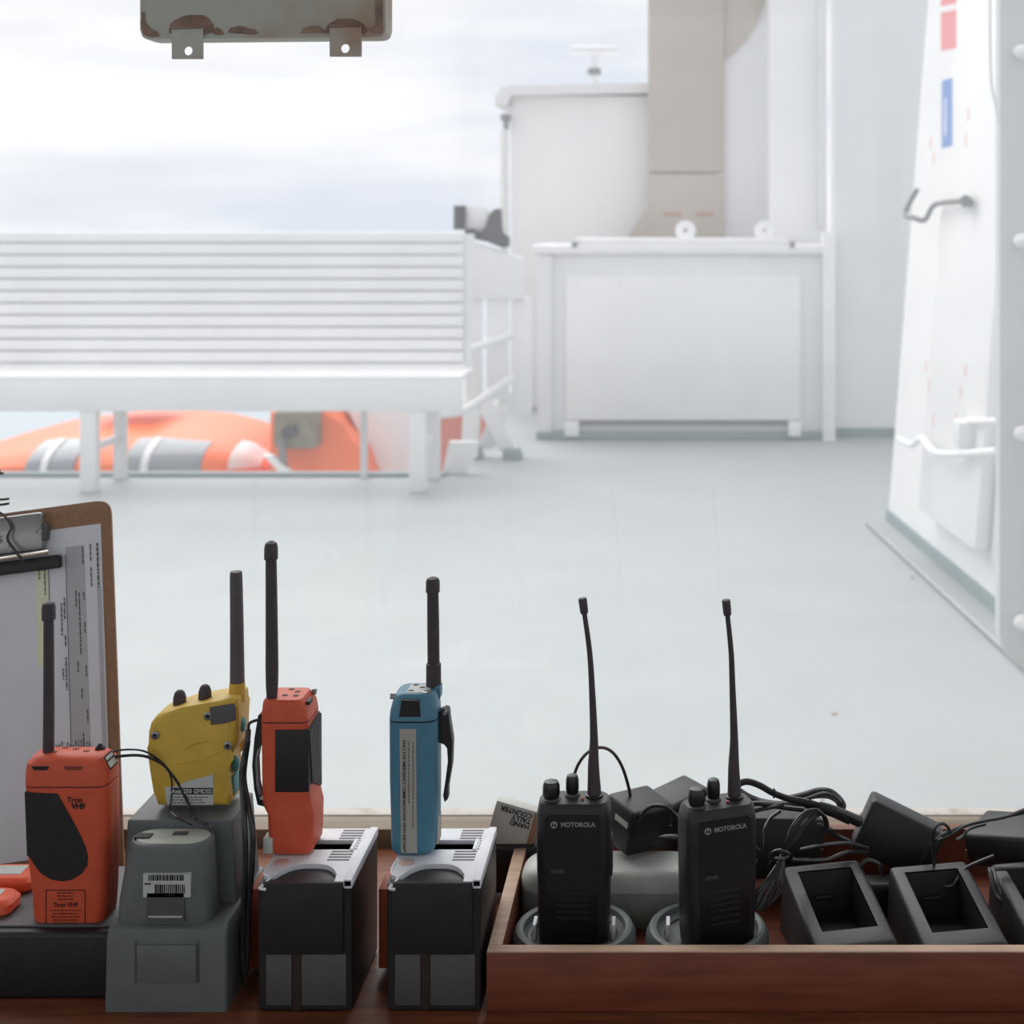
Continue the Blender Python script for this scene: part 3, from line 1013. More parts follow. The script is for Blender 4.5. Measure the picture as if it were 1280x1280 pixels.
# ================================================================== orange radio 1
o1 = Px('handheld_radio', 'wide orange handheld radio with black teardrop grip beside the clipboard', 'radio', 82, 1162, 1.128, 0.034, group='handheld radios')
d = 0.034
bm = new()
loft(bm, [o1.ring(v, a, b, i_, d - i_, r) for v, a, b, i_, r in ((1162, 46, 122, .004, .006), (1159, 40, 127, .001, .008), (1150, 38, 129, 0, .008), (1120, 36, 131, 0, .008), (1080, 31, 132, 0, .008), (1040, 29, 132, 0, .008),
                                                                (990, 28, 132, 0, .008), (985, 27, 132, 0, .008))])
obj('body', bm, M_ORANGE, o1.e)
bm = new()
loft(bm, [o1.ring(v, a, b, i_, d - i_, r) for v, a, b, i_, r in ((983.5, 27, 132, 0, .008), (968, 27, 131.5, .0005, .008), (957, 28.5, 128, .0015, .008), (951, 33, 123, .005, .008), (948, 38, 118, .009, .006))])
hdp = obj('head', bm, M_ORANGE, o1.e)
obj('seam', loft(new(), [o1.ring(v, 27.6, 131.4, .0004, d - .0004, .008) for v in (985.2, 983.3)]), M_INK, o1.e)
gp = [(31, 990), (50, 991), (72, 992), (80, 1006), (90, 1024), (100, 1043), (107, 1058), (110, 1070), (109, 1082), (102, 1092), (91, 1099), (78, 1101.5), (64, 1099), (52, 1092), (43, 1080), (38, 1071), (34, 1069)]
obj('grip_pad', prism(new(), o1.poly(gp), -d / 2 - .0008, -d / 2 + .004, .0003, 1), M_BLACK2, o1.e)
for u0, u1, m in ((39, 61, M_INK), (79, 103, mat('dark_orange_recess', (128, 58, 38), 0.7))):
    bm = new()
    prism(bm, o1.poly([(u0, 958.5), (u1, 958.5), (u1 - 3, 963), (u0 + 3, 963)]), -d / 2 + .0003, -d / 2 + .004)
    obj('slot', bm, m, hdp, smooth=False)
for u, dy in ((58, .012), (81, .019), (66, .022), (98, .014), (108, .024)):
    obj('slot', o1.bx(new(), u - 3.5, u + 3.5, 947.4, 949, dy, dy + .0035), mat('dark_orange_recess', (128, 58, 38)), hdp, smooth=False)
# black knob, corner display
p = o1.l(112, 948, .021)
obj('knob', lathe(new(), [(.0042, 0), (.0042, .0008), (.001, .0042)], p, 14), M_BLACKG, o1.e)
p = o1.l(127.3, 959.5, .016)
Mx = Matrix.Translation(p) @ Matrix.Rotation(math.radians(-27), 4, 'Y')
bm = new()
box(bm, -.001, .0012, -.010, .008, -.0065, .0065, .0005, 2, Mx)
cd = obj('corner_display', bm, M_ORANGE, o1.e)
obj('display_frame', box(new(), .0010, .0015, -.009, .007, -.0057, .0057, 0, 1, Mx), M_INK, cd, smooth=False)
for z0_, z1_ in ((-.0045, .0003), (.0018, .0045)):
    obj('display_cell', box(new(), .0014, .0018, -.0078, .0058, z0_, z1_, 0, 1, Mx), M_LABEL, cd, smooth=False)
# antenna
p = o1.l(50, 948, .015)
kk = o1.k
bm = new()
tube(bm, [p + Vector((0, 0, -.002)), p + Vector((.0004, 0, 60 * kk)), p + Vector((.0002, 0, 168 * kk))], [6.8 * kk, 6.8 * kk, 6.2 * kk], 14, 3)
an = obj('antenna', bm, M_ANT, o1.e)
obj('antenna_cap', lathe(new(), [(6.2 * kk, 0), (8.4 * kk, 1 * kk), (8.4 * kk, 17 * kk), (7 * kk, 22 * kk), (2.5 * kk, 24.5 * kk)], p + Vector((.0002, 0, 166 * kk)), 14), M_ANT, an)
text('Tron', 9.5 * kk, M_INK, o1.e, o1.l(93.5, 1000, -.0003), bold=.0001)
text('VHF', 9.5 * kk, M_INK, o1.e, o1.l(98, 1008, -.0003), bold=.00025)
bm = new()
for u0, u1, v0, v1 in ((57, 107, 1112.2, 1113.2), (57, 58, 1112.2, 1158), (106, 107, 1112.2, 1158)):
    o1.bx(bm, u0, u1, v0, v1, -.0003, .0005)
obj('label_frame', bm, M_INK, o1.e, smooth=False)
text('Tron VHF', 7.5 * kk, M_INK, o1.e, o1.l(82, 1131, -.0003), bold=.0001)
bm = new()
rnd = random.Random(5)
for v, u0, u1 in ((1116, 72, 92), (1120, 71, 91), (1124, 73, 92), (1138, 63, 102), (1142, 66, 98), (1146, 64, 100), (1150, 66, 98), (1154, 68, 96)):
    u = u0
    while u < u1:
        wd = rnd.uniform(2, 6)
        o1.bx(bm, u, min(u + wd, u1), v - .7, v + .7, -.0003, .0005)
        u += wd + 1.2
obj('small_print', bm, mat('faded_black_ink', (90, 38, 26), 0.6), o1.e, smooth=False)
obj('side_label', o1.bx(new(), 131.5, 132.4, 985 + 6, 1090, .011, .02), mat('orange_label', (196, 104, 74), 0.6), o1.e, smooth=False)

# black cord from the orange radio to the yellow radio's charger
cd = thing('lanyard_cord', 'thin black lanyard cord trailing from the wide orange radio over the yellow radio', 'cord', P(134, 950, 1.145))


def cpts(e, lst): return [P(u, v, y) - e.location for u, v, y in lst]


obj('strand', tube(new(), cpts(cd, [(131, 951, 1.148), (137, 943, 1.15), (148, 938, 1.15), (170, 937, 1.148), (185, 941, 1.15), (200, 951, 1.157), (210, 962, 1.158), (215, 978, 1.158), (214, 1000, 1.157), (213, 1013, 1.152), (224, 1023, 1.14), (240, 1031, 1.134)]), .0008, 6, 6), M_CABLE, cd)
obj('strand', tube(new(), cpts(cd, [(131, 953, 1.148), (141, 947, 1.15), (165, 944, 1.148), (184, 946, 1.15), (203, 955, 1.157), (213, 966, 1.158), (222, 978, 1.158), (231, 995, 1.157), (238, 1013, 1.152), (247, 1026, 1.138), (262, 1033, 1.134), (268, 1042, 1.132)]), .0012, 6, 6), M_CABLE, cd)

# ================================================================== grey charger with yellow radio
gc = Px('radio_charger', 'grey stepped desk charger with barcode label holding the yellow radio', 'charger', 206, 1268, 1.10, 0.105, group='radio desk chargers')
D0 = -.0525
bm = new()
loft(bm, [gc.ring(v, a, b, y0, y1, .003) for v, a, b, y0, y1 in ((1268, 131, 282, .001, .104), (1266, 130, 283, 0, .105), (1176, 132, 283, 0, .105), (1163, 133, 283, .002, .105), (1159, 135, 281, .006, .104))])
gb = obj('body', bm, M_GREY, gc.e)
obj('front_panel', gc.bx(new(), 172, 246, 1180, 1227, -.0022, .004, .0010), M_GREY, gb)
for u0 in (168.5, 246.5):
    obj('groove', gc.bx(new(), u0, u0 + 3, 1176, 1228, -.0004, .003), M_DGREY, gb, smooth=False)
# tower
za, zb_ = gc.l(0, 1159).z, P(0, 1025.5, 1.14).z - gc.b.z
xa0, xa1 = P(152, 0, 1.14).x - gc.b.x, P(296, 0, 1.14).x - gc.b.x
xt0, xt1 = P(159, 0, 1.14).x - gc.b.x, P(289.5, 0, 1.14).x - gc.b.x
bm = new()
loft(bm, [rring(xa0, xa1, D0 + .04, D0 + .102, za - .001, .002), rring((xa0 + xt0) / 2, (xa1 + xt1) / 2, D0 + .04, D0 + .1, (za + zb_) / 2, .002), rring(xt0, xt1, D0 + .04, D0 + .098, zb_ - .001, .002), rring(xt0 + .001, xt1 - .001, D0 + .041, D0 + .097, zb_, .002)])
obj('tower', bm, M_GREY, gc.e)
# rounded front cradle
bm = new()
rr = []
Yc = 1.1235


def cr_(v, u0, u1, y0, y1=.042, r=.02):
    a_, b_ = P(u0, v, Yc) - gc.b, P(u1, v, Yc) - gc.b
    return rring(a_.x, b_.x, D0 + y0, D0 + y1, a_.z, r, 6)


loft(bm, [cr_(1162, 153, 270, .009, r=.008), cr_(1150, 153, 271, .006, r=.010), cr_(1120, 154, 271, .004, r=.014), cr_(1090, 157, 270, .004), cr_(1060, 163, 268, .006), cr_(1050, 164, 267, .007), cr_(1047, 166, 265, .009)])
cp = obj('cradle', bm, M_GREY, gc.e)
bm = new()
loft(bm, [cr_(1046.9, 170, 261, .012, .040, .016), cr_(1045.8, 171, 260, .013, .039, .016)])
obj('cradle_top', bm, M_MGREY, cp)
a_ = P(176, 1046, Yc) - gc.b
obj('contact', box(new(), a_.x - .004, a_.x + .008, D0 + .02, D0 + .028, a_.z - .001, a_.z + .0012), M_INK, cp, smooth=False)
a_ = P(222, 1046, Yc) - gc.b
obj('contact', box(new(), a_.x - .005, a_.x + .006, D0 + .026, D0 + .031, a_.z - .001, a_.z + .0012), M_DGREY, cp, smooth=False)


def cfb(bm, u0, u1, v0, v1, y0, y1):
    a_, b_ = P(u0, v1, 1.1045) - gc.b, P(u1, v0, 1.1045) - gc.b
    return box(bm, a_.x, b_.x, D0 + y0, D0 + y1, a_.z, b_.z)


nt_ = obj('notch', cfb(new(), 185, 231, 1115, 1152, .0024, .008), M_DGREY, cp, smooth=False)
obj('notch_edge', cfb(new(), 187, 229, 1143, 1145, .0016, .004), M_MGREY, nt_, smooth=False)
bl = obj('barcode_label', cfb(new(), 180, 239, 1091, 1120, .0024, .006), M_LABEL, cp, smooth=False)
bm = new()
rnd = random.Random(11)
for v0, v1, u0, u1 in ((1092, 1099, 187, 231), (1104, 1115, 195, 232)):
    u = u0
    while u < u1:
        wd = rnd.choice((.8, 1.2, 2.0))
        cfb(bm, u, u + wd, v0, v1, .002, .0028)
        u += wd + rnd.choice((.8, 1.2, 1.6))
cfb(bm, 182, 190, 1102.5, 1104, .002, .0028)
cfb(bm, 206, 220, 1117, 1118, .002, .0028)
obj('barcode', bm, M_INK, bl, smooth=False)

# yellow radio
yr = Px('handheld_radio', 'yellow handheld radio with grey antenna standing on the grey charger', 'radio', 242, 1009, 1.158, 0.034, group='handheld radios')
yr.e.location.z = gc.b.z + zb_ + .0003
dz = yr.e.location.z - yr.b.z
yr.b.z += dz
d = .034
yp = [(196, 1008), (192, 990), (188, 965), (184, 935), (184, 916), (187, 905), (193, 897), (202, 891), (225, 885), (262, 878), (290, 872), (296, 874), (297, 890), (297, 925), (294, 936), (286, 945), (285, 960), (287, 990), (288, 1002), (284, 1008.5)]
obj('body', prism(new(), yr.poly(yp), -d / 2, d / 2, .0045, 3), M_YELLOW, yr.e, angle=50)
gp = [(262, 884), (292, 879), (295, 884), (295, 900), (280, 904), (264, 906)]
obj('corner_cap', prism(new(), yr.poly(gp), -d / 2 - .0012, -d / 2 + .02, .0008), M_DGREY, yr.e)
for u, v in ((194, 919), (260, 895), (285, 932)):
    Mx = Matrix.Translation(yr.l(u, v, .0006)) @ Matrix.Rotation(PI / 2, 4, 'X')
    sc = obj('screw', lathe(new(), [(.0034, 0), (.0034, .0014), (.0028, .0018), (.0017, .0018), (.0016, .0006)], n=16, M=Mx), M_STEEL, yr.e)
    obj('screw_socket', lathe(new(), [(.0017, .0006), (.0015, .0012)], n=6, M=Mx), M_INK, sc)
for u, v0, v1 in ((216, 870, 893), (248, 863, 886)):
    p = yr.l(u, v1, .016)
    kk = yr.k
    h = (v1 - v0) * kk
    kn = obj('knob', lathe(new(), [(7.8 * kk, h * .12), (8.2 * kk, h * .2), (7.9 * kk, h * .6), (6.2 * kk, h * .85), (3.4 * kk, h * .97), (.8 * kk, h)], p, 16), M_ANT, yr.e)
    obj('collar', lathe(new(), [(8.4 * kk, -3 * kk), (8.2 * kk, h * .13)], p, 16), M_YELLOW, kn)
p = yr.l(288.5, 880, .017)
obj('antenna_base', tube(new(), [p + Vector((0, 0, -.003)), p + Vector((0, 0, 19 * kk))], [11 * kk, 9.6 * kk], 16, 1), M_YELLOW, yr.e)
an = obj('antenna', tube(new(), [p + Vector((0, 0, 18 * kk)), p + Vector((-.5 * kk, 0, 90 * kk)), p + Vector((-1.5 * kk, 0, 154 * kk)), p + Vector((-1.5 * kk, 0, 156 * kk))], [9.2 * kk, 8.4 * kk, 7.8 * kk, 6 * kk], 16, 3), mat('grey_antenna_rubber', (88, 82, 88), 0.55, var=.08, scale=90), yr.e)
obj('ridge', tube(new(), [yr.l(232, 936, 0), yr.l(243, 929, -.0002), yr.l(262, 926, 0)], .0009, 6, 4), M_YELLOW, yr.e)
obj('ridge', tube(new(), [yr.l(214, 955, .0003), yr.l(250, 950, 0), yr.l(283, 937, .0003)], .0007, 6, 4), M_YELLOW, yr.e)
for u, v, a_, b_ in ((297, 913, .0025, .006), (287.5, 963, .0035, .0065)):
    bm = new()
    ell(bm, yr.l(u, v, .014), a_, .006, b_, 12, 8)
    obj('side_button', bm, M_TEAL, yr.e)
obj('side_strip', yr.bx(new(), 285, 288.8, 975, 1000, .008, .022, .0008), M_TEAL, yr.e)
ly = obj('label', prism(new(), yr.poly([(209, 1006), (206, 984), (222, 982), (232, 977), (267, 968), (267, 1006)]), -d / 2 - .0005, -d / 2 + .002), M_LABEL, yr.e, smooth=False)
obj('label_band', yr.bx(new(), 214, 266, 984.5, 992.5, -.0009, .001), M_INK, ly, smooth=False)
text('Axis 250 GMDSS', 7.8 * kk, M_LABEL, ly, yr.l(240, 988.6, -.0011), bold=.00012, sx=.92)
bm = new()
for v, u1 in ((996, 258), (999.5, 252), (1003, 255)):
    u = 214
    while u < u1:
        wd = rnd.uniform(2, 5)
        yr.bx(bm, u, u + wd, v - .6, v + .6, -.0008, .001)
        u += wd + 1.3
obj('small_print', bm, M_INKG, ly, smooth=False)

# ================================================================== black desk chargers with light top plates
ZP = P(0, 1098, 1.10).z        # top plate height


def desk_charger(u_off, label):
    """u_off shifts the whole charger along the shelf (front right corner at u = 440 + u_off)"""
    q = Px('radio_charger', label, 'charger', 382 + u_off, 1268, 1.10, 0.095, group='radio desk chargers')
    q.e.location.z = ZS + .0003
    q.b.z = q.e.location.z
    o = u_off
    zt = ZP - q.b.z
    x0, x1 = q.l(322 + o, 0).x, q.l(440 + o, 0).x
    y0 = -.0475
    bm = new()
    loft(bm, [rring(x0 + .002, x1 - .002, y0 + .002, y0 + .093, .0, .003), rring(x0, x1, y0, y0 + .095, .002, .003), rring(x0, x1, y0, y0 + .095, zt - .005, .003)])
    bd = obj('body', bm, M_BLACK, q.e)
    # lower front pads
    for a, b in ((333, 365), (377, 433)):
        obj('front_pad', q.bx(new(), a + o, b + o, 1192, 1256, -.0015, .003, .0008), M_DGREY, bd)
    obj('front_groove', q.bx(new(), 366 + o, 376 + o, 1188, 1262, -.0004, .003), mat('dark_brown_groove', (44, 30, 26), .6), bd, smooth=False)
    bm = new()
    prism(bm, q.poly([(330 + o, 1101), (430 + o, 1101), (430 + o, 1190), (328 + o, 1190)]), y0 - .004, y0 + .004, .0015)
    obj('front_pocket', bm, M_BLACK2, bd)
    # orange side plate, darkened to put its shade into the colour
    xs0 = P(313 + o, 0, 1.155).x - q.b.x
    obj('side_plate', box(new(), xs0, x0 - .0002, y0 + .052, y0 + .085, .006, zt - .032, .001), mat('shaded_orange_plate', (160, 74, 46), 0.6), q.e)
    # top plate with opening
    pm = M_LGREY
    z0, z1 = zt - .005, zt - .0012
    yA, yB = y0 - .002, y0 + .095
    hx1 = q.l(417 + o, 0).x                            # right end of the slot
    hy0, hy1 = y0 + .054, y0 + .072
    arch = [(x0 + .011 + (x1 - .014 - x0 - .011) * t, y0 + .010 + .018 * (1 - abs(2 * t - 1) ** 3.2)) for t in [i / 14 for i in range(15)]]
    poly = [(x0, y0 + .018), (x0 + .002, y0 + .010), (x0 + .008, y0 + .004)] + arch + [(x1 - .013, yA), (x1, yA), (x1, hy0), (x0, hy0)]
    bm = new()
    va = [bm.verts.new((x, y, z0)) for x, y in poly]
    vb = [bm.verts.new((x, y, z1)) for x, y in poly]
    bm.faces.new(va[::-1])
    bm.faces.new(vb)
    for i in range(len(poly)):
        j = (i + 1) % len(poly)
        bm.faces.new((va[i], va[j], vb[j], vb[i]))
    tp = obj('top_plate', bm, pm, q.e, smooth=False)
    obj('plate_back', box(new(), x0, x1, hy1, yB, z0, z1, .0006), pm, tp)
    obj('plate_right', box(new(), hx1, x1, hy0, hy1, z0, z1), pm, tp, smooth=False)
    obj('slot_floor', box(new(), x0 + .001, hx1, hy0, hy1, z0 - .003, z0), M_BLACK2, tp, smooth=False)
    obj('rim', box(new(), x1 - .006, x1 + .0002, yA, yB, z0 - .002, zt, .0006), pm, tp)
    obj('slot_rim', box(new(), hx1, hx1 + .003, hy0 - .001, hy1 + .001, z1, z1 + .001, .0003), pm, tp)
    # vent ribs
    bm = new()
    for i in range(12):
        yy = y0 + .034 + i * .0050
        xs = q.l(395 + o, 0).x if yy < hy0 - .001 or yy > hy1 - .001 else hx1 + .005
        if yy < y0 + .092:
            box(bm, xs, x1 - .010, yy, yy + .0020, z1 - .0004, z1 + .0003)
    obj('vent_slots', bm, M_DGREY, tp, smooth=False)
    # curled left lip
    bm = new()
    tube(bm, [(x0 + .001, y0 + .030, z1), (x0 + .0006, y0 + .018, z1), (x0 + .003, y0 + .009, z1), (x0 + .008, y0 + .004, z1), (x0 + .006, y0 - .002, z1 - .002), (x0 + .003, y0 - .005, z1 - .004), (x0 + .008, y0 - .006, z1 - .0045)], .0011, 8, 5)
    obj('plate_lip', bm, pm, tp)
    bm = new()
    lathe(bm, [(.006, 0), (.006, .0005), (.0056, .0007)], (x0 + .010, y0 + .030, z1), 18)
    obj('indicator_disc', bm, mat('pale_pink_disc', (206, 176, 168), .5), tp)
    return q


q1 = desk_charger(0, 'black desk charger with pale top plate holding the narrow orange radio')
q2 = desk_charger(161, 'black desk charger with pale top plate holding the blue radio')

# ---- orange radio 2
o2 = Px('handheld_radio', 'narrow orange handheld radio with ribbed black side grip in black charger', 'radio', 362, 1069, 1.140, 0.040, group='handheld radios')
d = .040
kk = o2.k
bm = new()
loft(bm, [o2.ring(v, a, b, y0, y1, r) for v, a, b, y0, y1, r in ((1070, 341, 386, .003, d - .002, .004), (1066, 335, 389, .001, d, .005), (1055, 334, 390, 0, d, .005), (1020, 333, 391, 0, d, .005), (1008, 327, 388, 0, d, .005),
                                                                (995, 326, 386, 0, d, .005), (906, 325, 384, 0, d, .005), (904.5, 325, 384, 0, d, .005))])
obj('body', bm, M_ORANGE, o2.e)
bm = new()
loft(bm, [o2.ring(v, a, b, y0, y1, r) for v, a, b, y0, y1, r in ((903, 325, 384, 0, d, .005), (890, 325.5, 382, .0004, d - .001, .005), (880, 326, 378, .001, d - .004, .006), (876.5, 328, 375, .003, d - .006, .005))])
hp = obj('head', bm, M_ORANGE, o2.e)
obj('seam', loft(new(), [o2.ring(v, 325.5, 383.5, .0003, d - .0003, .005) for v in (904.8, 902.7)]), M_INK, o2.e)
for u, dy in ((350, .013), (362, .022), (352, .028), (364, .012)):
    obj('slot', o2.bx(new(), u - 3, u + 3, 875.9, 877, dy, dy + .0032), M_INK, hp, smooth=False)
gr = obj('grip_panel', o2.bx(new(), 344, 386, 912, 990, -.0008, .004, .0006), M_BLACK2, o2.e)
xs = o2.l(384, 0).x
bm = new()


def side_prism(bm, pts, x0_, x1_):
    a = [bm.verts.new((x0_, -d / 2 + y, o2.l(0, v).z)) for y, v in pts]
    b = [bm.verts.new((x1_, -d / 2 + y, o2.l(0, v).z)) for y, v in pts]
    bm.faces.new(a[::-1])
    bm.faces.new(b)
    n = len(pts)
    for i in range(n):
        bm.faces.new((a[i], a[(i + 1) % n], b[(i + 1) % n], b[i]))
    return bm


sg = obj('side_grip', side_prism(bm, [(.001, 912), (.036, 908), (.037, 1000), (.03, 1006), (.024, 1002), (.014, 985), (.001, 985)], xs - .004, xs + .0012), M_BLACK2, o2.e, smooth=False)
for i in range(9):
    y_ = .002 + i * .0042
    bm = new()
    side_prism(bm, [(y_ - .002, 912 - i * .3), (y_ - .0002, 912 - i * .3), (min(y_ + .0085, .0365), 984 + min(i * 3.2, 18)), (min(y_ + .0067, .035), 984 + min(i * 3.2, 18))], xs + .001, xs + .0026)
    obj('rib', bm, M_DGREY, sg, smooth=False)
obj('head_slot', o2.bx(new(), 379.5, 384, 880.5, 885, .007, .017), M_INK, hp, smooth=False)
p = o2.l(378, 879, .03)
obj('side_stud', tube(new(), [p, p + Vector((.0035, 0, -.0004))], [.0022, .0026], 10, 1), M_STEEL, hp)
obj('base_clip', o2.bx(new(), 329, 341, 1047, 1067, -.0012, .012, .001), M_MGREY, o2.e)
p = o2.l(336, 877, .009)
an = obj('antenna', tube(new(), [p + Vector((0, 0, -.002)), p + Vector((0, 0, 16 * kk)), p + Vector((0, 0, 40 * kk)), p + Vector((-.5 * kk, 0, 110 * kk)), p + Vector((-1.2 * kk, 0, 176 * kk))], [6.2 * kk, 7.6 * kk, 8 * kk, 7.4 * kk, 6.8 * kk], 14, 3), M_ANT, o2.e)
obj('antenna_cap', lathe(new(), [(6.8 * kk, 0), (8.6 * kk, .8 * kk), (8.6 * kk, 15 * kk), (7.2 * kk, 21 * kk), (2.4 * kk, 24 * kk)], p + Vector((-1.2 * kk, 0, 174 * kk)), 14), M_ANT, an)
bc = obj('belt_clip', prism(new(), o2.poly([(u - 8, v) for u, v in [(333.5, 897), (324, 902), (319.5, 930), (316.5, 965), (319, 995), (323, 1015), (333.5, 1018), (333.5, 1010), (325, 1008), (322, 990), (320, 960), (322.5, 945), (333.5, 935)]]), -d / 2 + .014, -d / 2 + .026, .0004, 1), M_BLACK, o2.e)
ls = thing('wrist_strap', 'black doubled wrist strap hanging from the narrow orange radio', 'strap', P(311, 904, 1.156))
obj('hook', tube(new(), cpts(ls, [(334, 898, 1.158), (322, 900, 1.157), (312, 904, 1.156), (310.5, 912, 1.156)]), .0012, 8, 4), M_CABLE, ls)
obj('crimp', tube(new(), cpts(ls, [(310.5, 912, 1.156), (309.5, 926, 1.156)]), .0022, 10, 1), M_DGREY, ls)
obj('strand', tube(new(), cpts(ls, [(309, 926, 1.156), (303.5, 955, 1.153), (302, 975, 1.145), (304, 1005, 1.135), (306, 1040, 1.128), (307, 1080, 1.126), (305, 1120, 1.125), (303, 1160, 1.125)]), .0022, 8, 5), M_CABLE, ls)
obj('strand', tube(new(), cpts(ls, [(310, 926, 1.156), (306, 955, 1.155), (305, 975, 1.147), (310, 1005, 1.137), (316, 1040, 1.130), (315, 1080, 1.128), (312, 1120, 1.127), (309, 1160, 1.126)]), .0022, 8, 5), M_CABLE, ls)
sk = obj('strap_loop', tube(new(), cpts(ls, [(303, 1160, 1.125), (303, 1195, 1.125), (306, 1220, 1.125), (309, 1195, 1.125), (309, 1160, 1.126)]), .0022, 8, 5), M_CABLE, ls)

# ---- blue radio
br = Px('handheld_radio', 'blue handheld radio with cream lettered strip in the second black charger', 'radio', 518, 1069, 1.140, 0.036, group='handheld radios')
d = .036
kk = br.k
bm = new()
loft(bm, [br.ring(v, a, b, y0, y1, r) for v, a, b, y0, y1, r in ((1070, 491, 536, .003, d - .003, .006), (1066, 487, 541, .001, d - .001, .008), (1055, 486, 543, 0, d, .009), (1030, 486, 544, 0, d, .009), (980, 484.5, 544.5, 0, d, .009),
                                                                (904, 484, 544.5, 0, d, .009))])
obj('body', bm, M_BLUE, br.e)
bm = new()
loft(bm, [br.ring(v, a, b, y0, y1, r) for v, a, b, y0, y1, r in ((902, 484, 544.5, 0, d, .009), (892, 485, 544, .0004, d - .0004, .009), (880, 488, 543, .002, d - .001, .009), (873, 491, 541, .004, d - .001, .008), (870.5, 494, 538, .006, d - .003, .007))])
hp = obj('head', bm, M_BLUE, br.e)
obj('seam', loft(new(), [br.ring(v, 484.6, 544, .0004, d - .0004, .009) for v in (904, 902)]), M_INK, br.e)
obj('display_window', prism(new(), br.poly([(499, 896), (526, 896), (523, 876), (502, 875)]), -d / 2 - .0004, -d / 2 + .006), M_INK, hp, smooth=False)
obj('top_label', box(new(), br.l(505, 0).x, br.l(533, 0).x, -d / 2 + .009, -d / 2 + .03, br.l(0, 870.5).z - .0002, br.l(0, 870.5).z + .0003), M_LABEL, hp, smooth=False)
for u, dy in ((510, .012), (522, .02), (512, .026)):
    obj('slot', br.bx(new(), u - 3, u + 3, 869.6, 871, dy, dy + .003), M_INK, hp, smooth=False)
p = br.l(531, 870.5, .011)
obj('top_dial', lathe(new(), [(.0042, 0), (.0042, .0006), (.0030, .0008), (.0028, .0004)], p, 16), M_STEEL, hp)
p = br.l(490, 876, .012)
obj('side_stud', tube(new(), [p + Vector((-.0035, 0, 0)), p + Vector((.003, 0, 0))], [.0026, .0022], 10, 1), M_STEEL, hp)
ls_ = obj('label_strip', prism(new(), br.poly([(501.5, 1066), (521.5, 1066), (520, 911), (499.5, 911)]), -d / 2 - .0005, -d / 2 + .002), M_STRIP, br.e, smooth=False)
text('ONLY FOR EMERGENCY COMMUNICATION WITH AIRCRAFT', 5.6 * kk, M_INK, ls_, br.l(505.2, 995, -.0007), rot=(PI / 2, math.radians(90), 0), bold=.00004, sx=.915)
bm = new()
for u, v0, v1 in ((511, 927, 1000), (516.5, 927, 1030)):
    v = v0
    while v < v1:
        wd = rnd.uniform(2, 7)
        br.bx(bm, u - .6, u + .6, v, v + wd, -.0007, .001)
        v += wd + 1.2
obj('small_print', bm, M_INKG, ls_, smooth=False)
obj('base_label', br.bx(new(), 541.5, 544.8, 1030, 1062, .01, .026), M_STRIP, br.e, smooth=False)
bc = obj('belt_clip', prism(new(), br.poly([(544, 898), (552, 894), (557, 897), (558, 910), (562, 935), (561, 965), (556, 995), (556, 1008), (552, 1012), (550, 1004), (553, 985), (557, 960), (556, 943), (552, 938), (544, 936)]), -d / 2 + .014, -d / 2 + .025, .0005, 1), M_BLACK, br.e)
obj('clip_pin', tube(new(), [br.l(553, 898, .012), br.l(553, 898, .027)], .0018, 8, 1), M_STEEL, bc)
p = br.l(535, 871, .026)
an = obj('antenna', tube(new(), [p + Vector((0, 0, 26 * kk)), p + Vector((-.4 * kk, 0, 70 * kk)), p + Vector((-1 * kk, 0, 122 * kk))], [7.8 * kk, 7.8 * kk, 7.4 * kk], 14, 3), M_ANT, br.e)
obj('antenna_collar', lathe(new(), [(9.6 * kk, -.001), (9.8 * kk, 2 * kk), (9.6 * kk, 29 * kk), (7.8 * kk, 30 * kk)], p, 16), M_ANT, an)
obj('antenna_cap', lathe(new(), [(7.4 * kk, 0), (9 * kk, .8 * kk), (9 * kk, 14 * kk), (7.5 * kk, 18 * kk), (3 * kk, 20 * kk)], p + Vector((-1 * kk, 0, 120 * kk)), 16), M_ANT, an)
obj('socket_lug', br.bx(new(), 538, 545, 868, 884, .020, .031, .0008), M_BLUE, hp)

# ================================================================== wooden tray
ty = thing('wooden_tray', 'shallow reddish wooden tray holding the chargers and cables', 'tray', (P(608, 0, 1.10).x, 1.10, ZS + .0003))
TH = P(0, 1190, 1.10).z - ZS
TX = 0.36
obj('front_board', box(new(), 0, TX + .2, 0, .011, 0, TH - .0014, .0006), M_TRAY, ty)
obj('front_edge', box(new(), 0.0002, TX + .2, .0002, .0108, TH - .0014, TH, .0004), M_TRAYE, ty)
obj('side_board', box(new(), 0, .011, .0112, .235, 0, TH - .0014, .0006), M_TRAY, ty)
obj('side_edge', box(new(), .0002, .0108, .0112, .235, TH - .0014, TH, .0004), M_TRAYE, ty)
obj('back_board', box(new(), .0112, TX + .2, .224, .235, 0, TH, .0006), M_TRAY, ty)
obj('bottom_board', box(new(), .0112, TX + .2, .0112, .2238, 0, .005), M_TRAY, ty, smooth=False)
ZT = ZS + .0056

# ================================================================== round desk chargers with black radios


